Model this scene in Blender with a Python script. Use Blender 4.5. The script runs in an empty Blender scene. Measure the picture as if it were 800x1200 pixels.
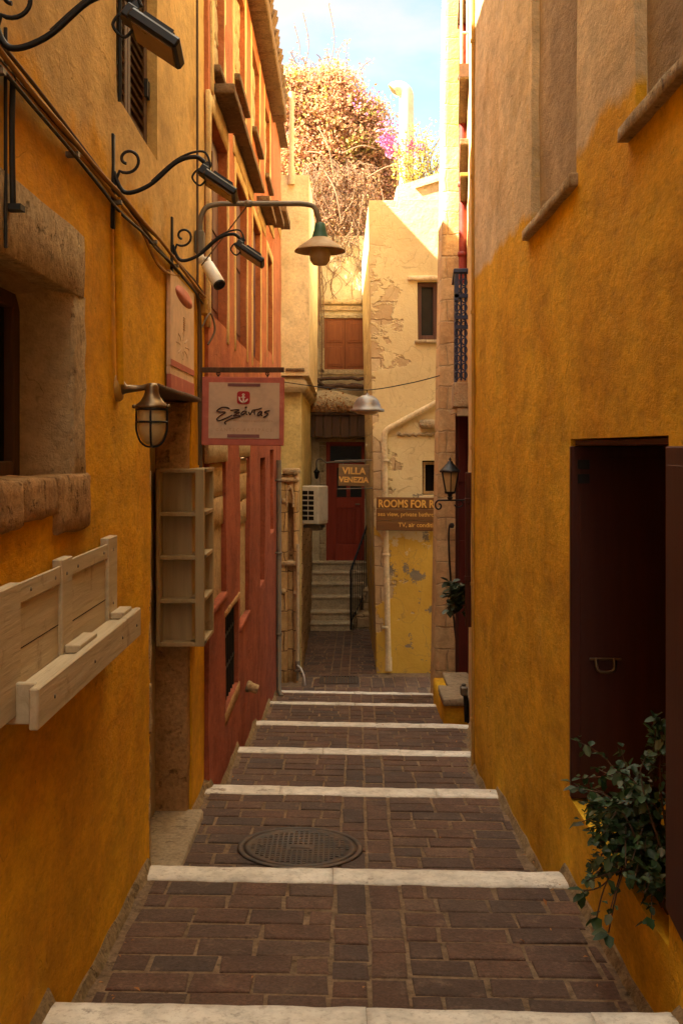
import bpy, bmesh, math, random
from mathutils import Vector, Matrix, Quaternion, noise as mnoise

random.seed(7)
S = bpy.context.scene
COL = S.collection
R = math.radians
PI = math.pi
F = 1250.0
ORG = {}

# ---------------------------------------------------------------- helpers
def px(x, d): return (x - 400.0) * d / F
def pz(y, d): return (525.0 - y) * d / F
def P(x, y, d): return Vector((px(x, d), d, pz(y, d)))
def rnd(a, b): return random.uniform(a, b)

def tag(o, label=None, cat=None, group=None, kind=None):
    if label: o['label'] = label
    if cat: o['category'] = cat
    if group: o['group'] = group
    if kind: o['kind'] = kind
    return o

def empty(name, loc, label=None, cat=None, group=None):
    o = bpy.data.objects.new(name, None)
    COL.objects.link(o)
    o.location = loc
    o.empty_display_size = 0.05
    ORG[o.name] = Vector(loc)
    return tag(o, label, cat, group)

def copy_tree(o, parent=None):
    c = o.copy(); COL.objects.link(c)
    if parent: c.parent = parent
    for ch in list(o.children): copy_tree(ch, c)
    return c

class MB:
    """collects geometry in world coordinates"""
    def __init__(self): self.v = []; self.f = []; self.s = []
    def add(self, vs, fs, smooth=False):
        b = len(self.v)
        self.v.extend(Vector(v) for v in vs)
        self.f.extend([tuple(b + i for i in f) for f in fs])
        self.s.extend([smooth] * len(fs))
        return b
    def quad(self, a, b, c, d): self.add([a, b, c, d], [(0, 1, 2, 3)])
    def box(self, x0, x1, y0, y1, z0, z1, M=None, ch=0.0):
        if x0 > x1: x0, x1 = x1, x0
        if y0 > y1: y0, y1 = y1, y0
        if z0 > z1: z0, z1 = z1, z0
        if ch > 0:
            ch = min(ch, (x1-x0)*.3, (y1-y0)*.3, (z1-z0)*.3)
            bm = bmesh.new()
            bmesh.ops.create_cube(bm, size=1)
            for v in bm.verts:
                v.co = Vector((x0 + (v.co.x+.5)*(x1-x0), y0 + (v.co.y+.5)*(y1-y0), z0 + (v.co.z+.5)*(z1-z0)))
            bmesh.ops.bevel(bm, geom=list(bm.edges), offset=ch, segments=1, affect='EDGES')
            bm.verts.ensure_lookup_table()
            vs = [v.co.copy() for v in bm.verts]
            for i, v in enumerate(bm.verts): v.index = i
            fs = [tuple(v.index for v in f.verts) for f in bm.faces]
            bm.free()
        else:
            vs = [Vector(p) for p in ((x0,y0,z0),(x1,y0,z0),(x1,y1,z0),(x0,y1,z0),(x0,y0,z1),(x1,y0,z1),(x1,y1,z1),(x0,y1,z1))]
            fs = [(0,3,2,1),(4,5,6,7),(0,1,5,4),(1,2,6,5),(2,3,7,6),(3,0,4,7)]
        if M is not None: vs = [M @ v for v in vs]
        self.add(vs, fs)
    def hexa(self, p):   # 8 points: bottom ring then top ring
        self.add(p, [(0,3,2,1),(4,5,6,7),(0,1,5,4),(1,2,6,5),(2,3,7,6),(3,0,4,7)])
    def tube(self, pts, r, n=8, caps=True):
        pts = [Vector(p) for p in pts]
        rs = r if isinstance(r, (list, tuple)) else [r] * len(pts)
        t0 = (pts[1] - pts[0]).normalized()
        up = Vector((0, 0, 1)) if abs(t0.z) < .9 else Vector((1, 0, 0))
        nrm = t0.cross(up).normalized()
        vs = []; prev = t0
        for i, p in enumerate(pts):
            if i == 0: t = t0
            elif i == len(pts)-1: t = (pts[i]-pts[i-1]).normalized()
            else: t = ((pts[i+1]-pts[i]).normalized() + (pts[i]-pts[i-1]).normalized())
            if t.length < 1e-6: t = prev
            t = t.normalized()
            q = prev.rotation_difference(t)
            nrm = (q @ nrm); nrm = (nrm - t*nrm.dot(t)).normalized()
            bn = t.cross(nrm); prev = t
            for k in range(n):
                a = 2*PI*k/n
                vs.append(p + (nrm*math.cos(a) + bn*math.sin(a))*rs[i])
        fs = []
        for i in range(len(pts)-1):
            for k in range(n):
                fs.append((i*n+k, i*n+(k+1)%n, (i+1)*n+(k+1)%n, (i+1)*n+k))
        self.add(vs, fs, True)
        if caps:
            self.add(vs[:n], [tuple(reversed(range(n)))])
            self.add(vs[-n:], [tuple(range(n))])
    def lathe(self, prof, c, n=24, M=None, axis=None):
        vs = []
        for (r, z) in prof:
            for k in range(n):
                a = 2*PI*k/n
                p = Vector((r*math.cos(a), r*math.sin(a), z))
                if M is not None: p = M @ p
                vs.append(p + Vector(c))
        fs = []
        for i in range(len(prof)-1):
            for k in range(n):
                fs.append((i*n+k, i*n+(k+1)%n, (i+1)*n+(k+1)%n, (i+1)*n+k))
        self.add(vs, fs, True)
    def split(self, name, m, parent):
        par = list(range(len(self.v)))
        def fd(a):
            while par[a] != a: par[a] = par[par[a]]; a = par[a]
            return a
        for f in self.f:
            for k in f[1:]: par[fd(k)] = fd(f[0])
        isl = {}
        for f, sm in zip(self.f, self.s): isl.setdefault(fd(f[0]), []).append((f, sm))
        out = []
        for fs in isl.values():
            ids = sorted({i for f, _ in fs for i in f}); mp = {i: k for k, i in enumerate(ids)}
            q = MB(); q.v = [self.v[i] for i in ids]; q.f = [tuple(mp[i] for i in f) for f, _ in fs]; q.s = [sm for _, sm in fs]
            out.append(q.build(name, m, parent))
        return out
    def build(self, name, m, parent=None, label=None, cat=None, group=None, kind=None, bevel=0, weld=False, base=None):
        if parent is not None: org = ORG[parent.name]
        else:
            if base is not None: org = Vector(base)
            else:
                xs = [v.x for v in self.v]; ys = [v.y for v in self.v]; zs = [v.z for v in self.v]
                org = Vector(((min(xs)+max(xs))/2, (min(ys)+max(ys))/2, min(zs)))
        me = bpy.data.meshes.new(name)
        me.from_pydata([v - org for v in self.v], [], self.f)
        me.polygons.foreach_set('use_smooth', self.s)
        if weld or True:
            bm = bmesh.new(); bm.from_mesh(me)
            if weld: bmesh.ops.remove_doubles(bm, verts=bm.verts, dist=1e-5)
            bmesh.ops.recalc_face_normals(bm, faces=bm.faces)
            bm.to_mesh(me); bm.free()
        me.materials.append(m)
        o = bpy.data.objects.new(name, me)
        COL.objects.link(o)
        if parent is not None: o.parent = parent
        else: o.location = org
        ORG[o.name] = org.copy()
        if bevel:
            md = o.modifiers.new('bevel', 'BEVEL'); md.width = bevel; md.segments = 2; md.limit_method = 'ANGLE'
        return tag(o, label, cat, group, kind)

def panel(mb, mp, u0, u1, v0, v1, holes=(), step=.16, amp=.006, T=1.0, freq=1.3, seed=0.0):
    """wall skin in (u, v), mp(u, v, w) -> world with w the depth inwards; holes (u0,u1,v0,v1,depth)"""
    def cuts(a, b, hs):
        c = {round(a, 5), round(b, 5)}
        for h in hs:
            for q in h:
                if a < q < b: c.add(round(q, 5))
        c = sorted(c); out = []
        for i in range(len(c)-1):
            n = max(1, int(math.ceil((c[i+1]-c[i])/step)))
            out += [c[i] + (c[i+1]-c[i])*k/n for k in range(n)]
        return out + [c[-1]]
    us = cuts(u0, u1, [(h[0], h[1]) for h in holes]); vs = cuts(v0, v1, [(h[2], h[3]) for h in holes])
    def w(u, v):
        return (mnoise.noise(Vector((u*freq, v*freq, seed))) + .5*mnoise.noise(Vector((u*freq*3, v*freq*3, seed+5))))*amp
    idx = {}; V = []; Fc = []
    def vert(i, j):
        if (i, j) not in idx:
            idx[(i, j)] = len(V); V.append(Vector(mp(us[i], vs[j], w(us[i], vs[j]))))
        return idx[(i, j)]
    def inhole(i, j):
        uc = (us[i]+us[i+1])/2; vc = (vs[j]+vs[j+1])/2
        for h in holes:
            if h[0] < uc < h[1] and h[2] < vc < h[3]: return h
        return None
    nu, nv = len(us)-1, len(vs)-1
    H = [[inhole(i, j) for j in range(nv)] for i in range(nu)]
    rev = []
    for i in range(nu):
        for j in range(nv):
            if H[i][j] is None: Fc.append((vert(i, j), vert(i+1, j), vert(i+1, j+1), vert(i, j+1)))
    def wall(i0, j0, i1, j1, dep):
        a, b = vert(i0, j0), vert(i1, j1)
        c = Vector(mp(us[i1], vs[j1], dep)); d = Vector(mp(us[i0], vs[j0], dep))
        rev.append((V[a], V[b], c, d))
    for i in range(nu):
        for j in range(nv):
            h = H[i][j]
            if h is None:
                if i == 0: wall(i, j, i, j+1, T)
                if i == nu-1: wall(i+1, j, i+1, j+1, T)
                if j == nv-1: wall(i, j+1, i+1, j+1, T)
                continue
            if i > 0 and H[i-1][j] is None: wall(i, j, i, j+1, h[4])
            if i < nu-1 and H[i+1][j] is None: wall(i+1, j, i+1, j+1, h[4])
            if j > 0 and H[i][j-1] is None: wall(i, j, i+1, j, h[4])
            if j < nv-1 and H[i][j+1] is None: wall(i, j+1, i+1, j+1, h[4])
    mb.add(V, Fc, True)
    for q in rev: mb.quad(*q)

def rough_block(mb, x0, x1, y0, y1, z0, z1, amp=.012, cut=3, seed=0.0, M=None, freq=9, ch=.012):
    """irregular stone block"""
    bm = bmesh.new()
    bmesh.ops.create_cube(bm, size=1)
    for v in bm.verts:
        v.co = Vector((x0 + (v.co.x+.5)*(x1-x0), y0 + (v.co.y+.5)*(y1-y0), z0 + (v.co.z+.5)*(z1-z0)))
    if ch: bmesh.ops.bevel(bm, geom=list(bm.edges), offset=min(ch, abs(x1-x0)*.3, abs(y1-y0)*.3, abs(z1-z0)*.3), segments=1, affect='EDGES')
    L = max(abs(x1-x0), abs(y1-y0), abs(z1-z0))
    for _ in range(cut):
        es = [e for e in bm.edges if e.calc_length() > L/7]
        if not es: break
        bmesh.ops.subdivide_edges(bm, edges=es, cuts=1, use_grid_fill=True)
    bm.normal_update()
    for v in bm.verts:
        q = v.co*freq + Vector((seed, seed*1.7, 0))
        v.co += v.normal * (mnoise.noise(q) + .6*mnoise.noise(q*2.7))*amp
    for i, v in enumerate(bm.verts): v.index = i
    vs = [v.co.copy() for v in bm.verts]
    if M is not None: vs = [M @ v for v in vs]
    mb.add(vs, [tuple(v.index for v in f.verts) for f in bm.faces], True)
    bm.free()

def text_mb(mb, body, M, size=.1, depth=.003, align='CENTER', bold=0.0, space=1.0):
    cu = bpy.data.curves.new('t', 'FONT'); cu.body = body; cu.size = size; cu.extrude = depth
    cu.align_x = align; cu.align_y = 'CENTER'; cu.offset = bold; cu.space_character = space
    cu.resolution_u = 3
    o = bpy.data.objects.new('t', cu); COL.objects.link(o)
    dg = bpy.context.evaluated_depsgraph_get(); dg.update()
    me = bpy.data.meshes.new_from_object(o.evaluated_get(dg))
    mb.add([M @ v.co for v in me.vertices], [tuple(p.vertices) for p in me.polygons])
    bpy.data.objects.remove(o); bpy.data.curves.remove(cu); bpy.data.meshes.remove(me)

def face_cam(x, y, z, tilt=0.0):
    """text plane facing -Y (towards the top of the lane) at a point"""
    return Matrix.Translation((x, y, z)) @ Matrix.Rotation(tilt, 4, 'Y') @ Matrix.Rotation(PI/2, 4, 'X')

def bez(pts, n=10):
    """smooth Catmull-Rom through points"""
    pts = [Vector(p) for p in pts]; out = []
    for i in range(len(pts)-1):
        p0 = pts[max(i-1, 0)]; p1 = pts[i]; p2 = pts[i+1]; p3 = pts[min(i+2, len(pts)-1)]
        for k in range(n):
            t = k/n
            out.append(.5*((2*p1) + (p2-p0)*t + (2*p0-5*p1+4*p2-p3)*t*t + (3*p1-p0-3*p2+p3)*t**3))
    return out + [pts[-1]]

# ---------------------------------------------------------------- materials
class NT:
    def __init__(self, name):
        self.m = bpy.data.materials.new(name); self.m.use_nodes = True
        self.t = self.m.node_tree; self.t.nodes.clear()
        self.out = self.t.nodes.new('ShaderNodeOutputMaterial')
        self.b = self.t.nodes.new('ShaderNodeBsdfPrincipled')
        self.t.links.new(self.b.outputs[0], self.out.inputs[0])
        self.pos = None
    def n(self, typ, **kw):
        nd = self.t.nodes.new(typ)
        for k, v in kw.items(): setattr(nd, k, v)
        return nd
    def lk(self, a, b): self.t.links.new(a, b)
    def position(self, scale=(1, 1, 1), off=(0, 0, 0)):
        if self.pos is None: self.pos = self.n('ShaderNodeNewGeometry')
        mp = self.n('ShaderNodeMapping'); mp.inputs['Scale'].default_value = scale; mp.inputs['Location'].default_value = off
        self.lk(self.pos.outputs['Position'], mp.inputs['Vector'])
        return mp.outputs[0]
    def noise(self, scale, detail=6, rough=.6, vec=None, dist=0.0):
        nd = self.n('ShaderNodeTexNoise'); nd.inputs['Scale'].default_value = scale
        nd.inputs['Detail'].default_value = detail; nd.inputs['Roughness'].default_value = rough
        nd.inputs['Distortion'].default_value = dist
        self.lk(vec if vec is not None else self.position(), nd.inputs['Vector'])
        return nd.outputs[0]
    def ramp(self, fac, stops):
        r = self.n('ShaderNodeValToRGB'); e = r.color_ramp.elements
        while len(e) < len(stops): e.new(.5)
        for el, (p, c) in zip(e, stops):
            el.position = p; el.color = (c, c, c, 1) if isinstance(c, (int, float)) else (*c, 1)
        self.lk(fac, r.inputs[0]); return r.outputs[0]
    def mix(self, fac, a, b, mode='MIX'):
        mx = self.n('ShaderNodeMix', data_type='RGBA', blend_type=mode)
        for sock, v in ((mx.inputs[0], fac), (mx.inputs[6], a), (mx.inputs[7], b)):
            if isinstance(v, (int, float)): sock.default_value = v
            elif isinstance(v, tuple): sock.default_value = (*v, 1) if len(v) == 3 else v
            else: self.lk(v, sock)
        return mx.outputs[2]
    def math(self, op, a, b=0.0, clamp=False):
        nd = self.n('ShaderNodeMath', operation=op, use_clamp=clamp)
        for s, v in ((nd.inputs[0], a), (nd.inputs[1], b)):
            if isinstance(v, (int, float)): s.default_value = v
            else: self.lk(v, s)
        return nd.outputs[0]
    def sep(self, vec):
        nd = self.n('ShaderNodeSeparateXYZ'); self.lk(vec, nd.inputs[0]); return nd.outputs
    def bump(self, h, strength=.3, dist=.01, prev=None):
        nd = self.n('ShaderNodeBump'); nd.inputs['Strength'].default_value = strength; nd.inputs['Distance'].default_value = dist
        self.lk(h, nd.inputs['Height'])
        if prev is not None: self.lk(prev, nd.inputs['Normal'])
        return nd.outputs[0]
    def done(self, col, rough=.85, normal=None, metal=0.0, spec=.25):
        if isinstance(col, tuple): self.b.inputs['Base Color'].default_value = (*col, 1)
        else: self.lk(col, self.b.inputs['Base Color'])
        if isinstance(rough, (int, float)): self.b.inputs['Roughness'].default_value = rough
        else: self.lk(rough, self.b.inputs['Roughness'])
        if normal is not None: self.lk(normal, self.b.inputs['Normal'])
        self.b.inputs['Metallic'].default_value = metal
        self.b.inputs['Specular IOR Level'].default_value = spec
        return self.m

def mul(c, k): return tuple(min(1, x*k) for x in c)

def plaster(name, c, c2=None, stain=None, upper=None, zb=None, blur=.25, streak=.5, bump=.35, seed=0, grit=60, crack=.5):
    t = NT(name)
    c2 = c2 or mul(c, .72)
    big = t.noise(1.4, 9, .66, t.position(off=(seed, 0, 0)), .4)
    fb = t.ramp(big, [(.38, 0), (.62, 1)])
    col = t.mix(fb, c2, c)
    wob = t.noise(2.4, 7, .62, t.position((1, 1, 1), (3+seed, 0, 0)))
    if upper:
        ucol = t.mix(fb, mul(upper, .8), upper)
        z = t.sep(t.position())[2]
        h = t.math('ADD', z, t.math('MULTIPLY', t.math('SUBTRACT', wob, .5), blur*2.4))
        f = t.math('DIVIDE', t.math('SUBTRACT', h, zb - blur*.25), blur*.5, True)
        col = t.mix(f, col, ucol)
    # rain streaks, patch repairs, rubbed spots, grain, pits and hair cracks
    st = t.noise(2.4, 8, .68, t.position((1, .6, .75), (7+seed, 2, 0)))
    col = t.mix(t.math('MULTIPLY', t.ramp(st, [(.5, 0), (.76, 1)]), streak*.55), col, stain or mul(c, .45))
    pa = t.noise(.9, 6, .55, t.position(off=(17+seed, 3, 6)), .3)
    col = t.mix(t.math('MULTIPLY', t.ramp(pa, [(.575, 0), (.59, 1)]), .22), col, mul(c2, .62))
    md = t.noise(5.0, 9, .70, t.position((1, .5, 1), (21+seed, 8, 2)))
    col = t.mix(1.0, col, t.ramp(md, [(.28, .70), (.5, 1.0), (.74, 1.2)]), 'MULTIPLY')
    sc = t.noise(7, 10, .75, t.position((1, .5, 1), (11+seed, 5, 1)))
    col = t.mix(t.math('MULTIPLY', t.ramp(sc, [(.56, 0), (.68, 1)]), .34), col, tuple(x*.85+.06 for x in c))
    gr = t.noise(30, 5, .75, t.position((1, .5, 1), (2, seed, 9)))
    col = t.mix(1.0, col, t.ramp(gr, [(.3, .80), (.5, 1.0), (.7, 1.14)]), 'MULTIPLY')
    sp = t.noise(22, 4, .7, t.position(off=(2, seed, 1)))
    pit = t.ramp(sp, [(.66, 0), (.70, 1)])
    col = t.mix(t.math('MULTIPLY', pit, .5), col, mul(c, .35))
    cr = t.noise(1.6, 4, .55, t.position((1, 1, .8), (5+seed, 9, 4)), .9)
    msk = t.ramp(wob, [(.5, 0), (.58, 1)])
    ck = t.math('MULTIPLY', t.ramp(cr, [(.4935, 0), (.4985, 1), (.5035, 0)]), msk)
    col = t.mix(t.math('MULTIPLY', ck, crack), col, mul(c, .28))
    fine = t.noise(grit, 6, .75, t.position((1, .55, 1), (1, 1, 1)))
    hgt = t.math('ADD', t.math('MULTIPLY', fine, .30), t.math('ADD', t.math('MULTIPLY', md, 1.3), t.math('MULTIPLY', gr, .45)))
    hgt = t.math('SUBTRACT', hgt, t.math('ADD', t.math('MULTIPLY', pit, .25), t.math('MULTIPLY', ck, .25)))
    return t.done(col, .9, t.bump(hgt, min(1, bump*1.6), .02), spec=.15)

def stone(name, c, c2, scale=4, bump=.6, dark=None, rough=.92):
    t = NT(name)
    a = t.noise(scale, 9, .68); b = t.noise(scale*4.3, 6, .7); v = t.n('ShaderNodeTexVoronoi'); v.inputs['Scale'].default_value = scale*6
    t.lk(t.position(), v.inputs['Vector'])
    col = t.mix(t.ramp(a, [(.35, 0), (.65, 1)]), c2, c)
    col = t.mix(t.math('MULTIPLY', t.ramp(b, [(.5, 0), (.72, 1)]), .55), col, dark or mul(c2, .45))
    isl = t.n('ShaderNodeNewGeometry')
    col = t.mix(t.math('MULTIPLY', isl.outputs['Random Per Island'], .3), col, mul(c2, .6))
    h = t.math('ADD', t.math('MULTIPLY', a, 1.2), t.math('ADD', t.math('MULTIPLY', b, .5), t.math('MULTIPLY', v.outputs[0], .25)))
    gr = t.noise(38, 6, .78, t.position(off=(6, 1, 3)))
    col = t.mix(1.0, col, t.ramp(gr, [(.3, .6), (.5, 1.0), (.72, 1.3)]), 'MULTIPLY')
    pit = t.ramp(t.noise(17, 5, .7, t.position(off=(1, 9, 3))), [(.60, 0), (.66, 1)])
    col = t.mix(t.math('MULTIPLY', pit, .6), col, mul(c2, .35))
    h = t.math('ADD', h, t.math('SUBTRACT', t.math('MULTIPLY', gr, .5), t.math('MULTIPLY', pit, .6)))
    return t.done(col, rough, t.bump(h, min(1, bump*1.4), .03), spec=.1)

def masonry(name, c, c2, mortar, bw=.34, bh=.22, axis='XZ', upper=None, zu=99, msize=.012):
    """rubble-coursed masonry: noisy brick texture plus bump"""
    t = NT(name)
    p = t.sep(t.position())
    cmb = t.n('ShaderNodeCombineXYZ')
    wob = t.noise(3.0, 4, .6); wob2 = t.noise(3.4, 4, .6, t.position(off=(9, 3, 2)))
    s = t.math('ADD', p[0], p[1])
    t.lk(t.math('ADD', s, t.math('MULTIPLY', wob, .12)), cmb.inputs[0])
    t.lk(t.math('ADD', p[2], t.math('MULTIPLY', wob2, .12)), cmb.inputs[1])
    br = t.n('ShaderNodeTexBrick'); t.lk(cmb.outputs[0], br.inputs['Vector'])
    br.inputs['Scale'].default_value = 1; br.inputs['Brick Width'].default_value = bw; br.inputs['Row Height'].default_value = bh
    br.inputs['Mortar Size'].default_value = msize; br.inputs['Mortar Smooth'].default_value = .6
    br.inputs['Color1'].default_value = (*c, 1); br.inputs['Color2'].default_value = (*c2, 1); br.inputs['Mortar'].default_value = (*mortar, 1)
    a = t.noise(6, 9, .7); b = t.noise(26, 6, .7)
    col = t.mix(t.math('MULTIPLY', t.ramp(a, [(.42, 0), (.68, 1)]), .6), br.outputs[0], mul(c2, .5))
    col = t.mix(t.math('MULTIPLY', t.ramp(b, [(.5, 0), (.7, 1)]), .35), col, mul(c, 1.25))
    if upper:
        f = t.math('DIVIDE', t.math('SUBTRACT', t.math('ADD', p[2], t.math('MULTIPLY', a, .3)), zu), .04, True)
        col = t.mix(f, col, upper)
    h = t.math('ADD', t.math('MULTIPLY', br.outputs[1], -.6), t.math('ADD', t.math('MULTIPLY', a, .9), t.math('MULTIPLY', b, .4)))
    return t.done(col, .93, t.bump(h, .7, .035), spec=.1)

def wood(name, c, c2, axis=2, scale=1.0, rough=.7, bump=.3, wear=None):
    t = NT(name)
    sc = [14, 14, 14]; sc[axis] = .9
    g = t.noise(2.2*scale, 6, .65, t.position(tuple(sc)), .4)
    col = t.mix(t.ramp(g, [(.35, 0), (.68, 1)]), c2, c)
    isl = t.n('ShaderNodeNewGeometry')
    col = t.mix(t.math('MULTIPLY', isl.outputs['Random Per Island'], .35), col, mul(c2, .75))
    w = t.noise(5, 8, .7)
    if wear: col = t.mix(t.math('MULTIPLY', t.ramp(w, [(.58, 0), (.66, 1)]), .8), col, wear)
    return t.done(col, rough, t.bump(t.math('ADD', g, t.math('MULTIPLY', w, .3)), bump, .006), spec=.25)

def paint(name, c, rough=.45, metal=0.0, rust=None, amount=.6, spec=.4, thr=.6):
    t = NT(name)
    a = t.noise(9, 8, .7); b = t.noise(60, 4, .6)
    col = t.mix(t.ramp(a, [(.3, 0), (.7, 1)]), mul(c, .72), mul(c, 1.12))
    if rust: col = t.mix(t.math('MULTIPLY', t.ramp(a, [(thr-.05, 0), (thr+.08, 1)]), amount), col, rust)
    rg = t.math('ADD', t.math('MULTIPLY', a, .3), rough-.15)
    return t.done(col, rg, t.bump(b, .12, .003), metal, spec)

def leafmat(name, cols, rough=.55, trans=.25):
    t = NT(name)
    isl = t.n('ShaderNodeNewGeometry')
    st = [(i/(len(cols)-1)*.999, c) for i, c in enumerate(cols)]
    col = t.ramp(isl.outputs['Random Per Island'], st)
    nz = t.noise(20, 3, .6)
    col = t.mix(t.math('MULTIPLY', nz, .5), col, mul(cols[0], .7))
    m = t.done(col, rough, spec=.3)
    if trans:
        tr = t.n('ShaderNodeBsdfTranslucent'); t.lk(col, tr.inputs[0])
        mx = t.n('ShaderNodeMixShader'); mx.inputs[0].default_value = trans
        t.lk(t.b.outputs[0], mx.inputs[1]); t.lk(tr.outputs[0], mx.inputs[2]); t.lk(mx.outputs[0], t.out.inputs[0])
    return m

def paver_mat():
    t = NT('paver_stone')
    isl = t.n('ShaderNodeNewGeometry').outputs['Random Per Island']
    col = t.ramp(isl, [(0, (.125, .064, .040)), (.22, (.165, .085, .052)), (.45, (.105, .062, .044)), (.65, (.15, .074, .046)), (.82, (.085, .058, .046)), (1, (.18, .10, .062))])
    a = t.noise(3.5, 8, .7); b = t.noise(70, 6, .75); c = t.noise(14, 8, .7, t.position(off=(5, 2, 8)))
    col = t.mix(t.math('MULTIPLY', t.ramp(a, [(.38, 0), (.66, 1)]), .6), col, (.052, .036, .028))
    col = t.mix(t.math('MULTIPLY', t.ramp(c, [(.54, 0), (.7, 1)]), .5), col, (.24, .155, .10))
    sp = t.noise(2.6, 10, .78, t.position(off=(1, 7, 3)))
    col = t.mix(t.math('MULTIPLY', t.ramp(sp, [(.645, 0), (.67, 1)]), .5), col, (.34, .255, .18))
    dk = t.noise(1.1, 6, .6, t.position(off=(4, 4, 4)))
    col = t.mix(t.math('MULTIPLY', t.ramp(dk, [(.52, 0), (.68, 1)]), .45), col, (.045, .034, .028))
    col = t.mix(1.0, col, t.ramp(b, [(.3, .55), (.5, 1.0), (.72, 1.45)]), 'MULTIPLY')
    h = t.math('ADD', b, t.math('MULTIPLY', c, 1.6))
    return t.done(col, t.math('ADD', t.math('MULTIPLY', a, .3), .52), t.bump(h, .9, .008), spec=.25)

def white_edge_mat():
    t = NT('worn_white_paint')
    a = t.noise(5, 10, .78); b = t.noise(42, 8, .78); c = t.noise(2.0, 6, .6)
    col = t.mix(t.ramp(c, [(.35, 0), (.65, 1)]), (.62, .56, .46), (.82, .77, .67))
    col = t.mix(t.math('MULTIPLY', t.ramp(b, [(.52, 0), (.64, 1)]), .6), col, (.40, .33, .25))
    col = t.mix(t.math('MULTIPLY', t.ramp(a, [(.58, 0), (.64, 1)]), .8), col, (.22, .165, .12))
    g = t.noise(12, 8, .7, t.position(off=(3, 3, 3)))
    col = t.mix(1.0, col, t.ramp(g, [(.3, .7), (.55, 1.0), (.75, 1.08)]), 'MULTIPLY')
    return t.done(col, .85, t.bump(t.math('SUBTRACT', t.math('MULTIPLY', b, .6), t.ramp(a, [(.58, 0), (.64, 1)])), .6, .006), spec=.2)

def tower_mat():
    """cream plaster with bared stone patches, ochre paint low down, grey patch repairs"""
    t = NT('patched_cream_plaster')
    p = t.sep(t.position())
    big = t.noise(1.4, 7, .6)
    cream = t.mix(t.ramp(big, [(.35, 0), (.65, 1)]), (.66, .52, .28), (.78, .65, .36))
    ochre = t.mix(t.ramp(big, [(.35, 0), (.65, 1)]), (.64, .40, .075), (.74, .49, .10))
    n1 = t.noise(4.5, 8, .7, t.position(off=(4, 0, 2)))
    f = t.math('DIVIDE', t.math('ADD', t.math('ADD', p[2], 1.35), t.math('MULTIPLY', t.math('SUBTRACT', n1, .5), 2.2)), .05, True)
    col = t.mix(f, ochre, cream)
    # bared stone towards the corner
    n2 = t.noise(1.9, 5, .6, t.position((1, 1, 1.3), (8, 0, 5)))
    edge = t.math('MULTIPLY', t.math('SUBTRACT', .98, p[0]), .34)
    bare = t.ramp(t.math('ADD', t.math('SUBTRACT', n2, .105), edge), [(.515, 0), (.54, 1)])
    cmb = t.n('ShaderNodeCombineXYZ')
    wob = t.noise(3.0, 4, .6)
    t.lk(t.math('ADD', p[0], t.math('MULTIPLY', wob, .14)), cmb.inputs[0]); t.lk(t.math('ADD', p[2], t.math('MULTIPLY', wob, .14)), cmb.inputs[1])
    br = t.n('ShaderNodeTexBrick'); t.lk(cmb.outputs[0], br.inputs['Vector'])
    br.inputs['Scale'].default_value = 1; br.inputs['Brick Width'].default_value = .42; br.inputs['Row Height'].default_value = .27
    br.inputs['Mortar Size'].default_value = .014; br.inputs['Mortar Smooth'].default_value = .7
    br.inputs['Color1'].default_value = (.64, .49, .29, 1); br.inputs['Color2'].default_value = (.53, .37, .20, 1); br.inputs['Mortar'].default_value = (.36, .25, .14, 1)
    high = t.math('DIVIDE', t.math('ADD', p[2], -1.9), 1.2, True)
    bare = t.math('MULTIPLY', bare, t.math('SUBTRACT', 1.0, t.math('MULTIPLY', high, .85)))
    grain = t.noise(9, 8, .7)
    brc = t.mix(t.math('MULTIPLY', t.ramp(grain, [(.4, 0), (.7, 1)]), .6), br.outputs[0], (.40, .27, .14))
    col = t.mix(bare, col, brc)
    n3 = t.noise(1.9, 6, .72, t.position(off=(1.3, 0, 7.2)))
    low = t.math('SUBTRACT', 1.0, t.math('DIVIDE', t.math('ADD', p[2], .1), .5, True))
    grey = t.math('MULTIPLY', t.ramp(n3, [(.60, 0), (.612, 1)]), low)
    col = t.mix(grey, col, (.26, .22, .16))
    ln = t.noise(2.0, 3, .5, t.position((1, 1, .7), (2, 9, 4)), 1.2)
    crack = t.ramp(ln, [(.487, 0), (.495, 1), (.503, 0)])
    col = t.mix(t.math('MULTIPLY', crack, .5), col, (.33, .22, .11))
    h = t.math('ADD', t.math('MULTIPLY', bare, -.8), t.math('ADD', t.math('MULTIPLY', grain, .7), t.math('MULTIPLY', t.math('MULTIPLY', br.outputs[1], bare), -.5)))
    h = t.math('ADD', h, t.math('MULTIPLY', f, .4))
    return t.done(col, .9, t.bump(h, .6, .03), spec=.15)

M = {}
M['ochre_left'] = plaster('ochre_plaster_left', (.72, .375, .026), (.60, .27, .017), (.34, .135, .02), (.66, .42, .15), 1.02, .35, .55, .3, 0)
M['ochre_right'] = plaster('ochre_plaster_right', (.80, .475, .042), (.66, .35, .026), (.38, .17, .028), (.74, .60, .37), 1.24, .10, .5, .4, 4, grit=80)
M['blind'] = plaster('grey_beige_render', (.46, .345, .21), (.37, .27, .155), (.25, .15, .06), streak=.3, bump=.6, seed=9, grit=90)
M['red'] = plaster('red_limewash', (.37, .105, .056), (.27, .072, .038), (.13, .045, .025), (.50, .17, .075), .6, 1.2, 1.0, .4, 2)
M['yellow_trim'] = plaster('yellow_trim_paint', (.70, .52, .26), (.60, .40, .17), (.33, .11, .05), streak=.8, bump=.5, seed=6)
M['cream'] = plaster('cream_plaster', (.78, .64, .40), (.68, .53, .31), (.45, .30, .15), streak=.35, bump=.3, seed=3)
M['beige'] = plaster('old_beige_render', (.66, .54, .35), (.54, .43, .26), (.25, .17, .09), streak=.6, bump=.5, seed=12)
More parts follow.
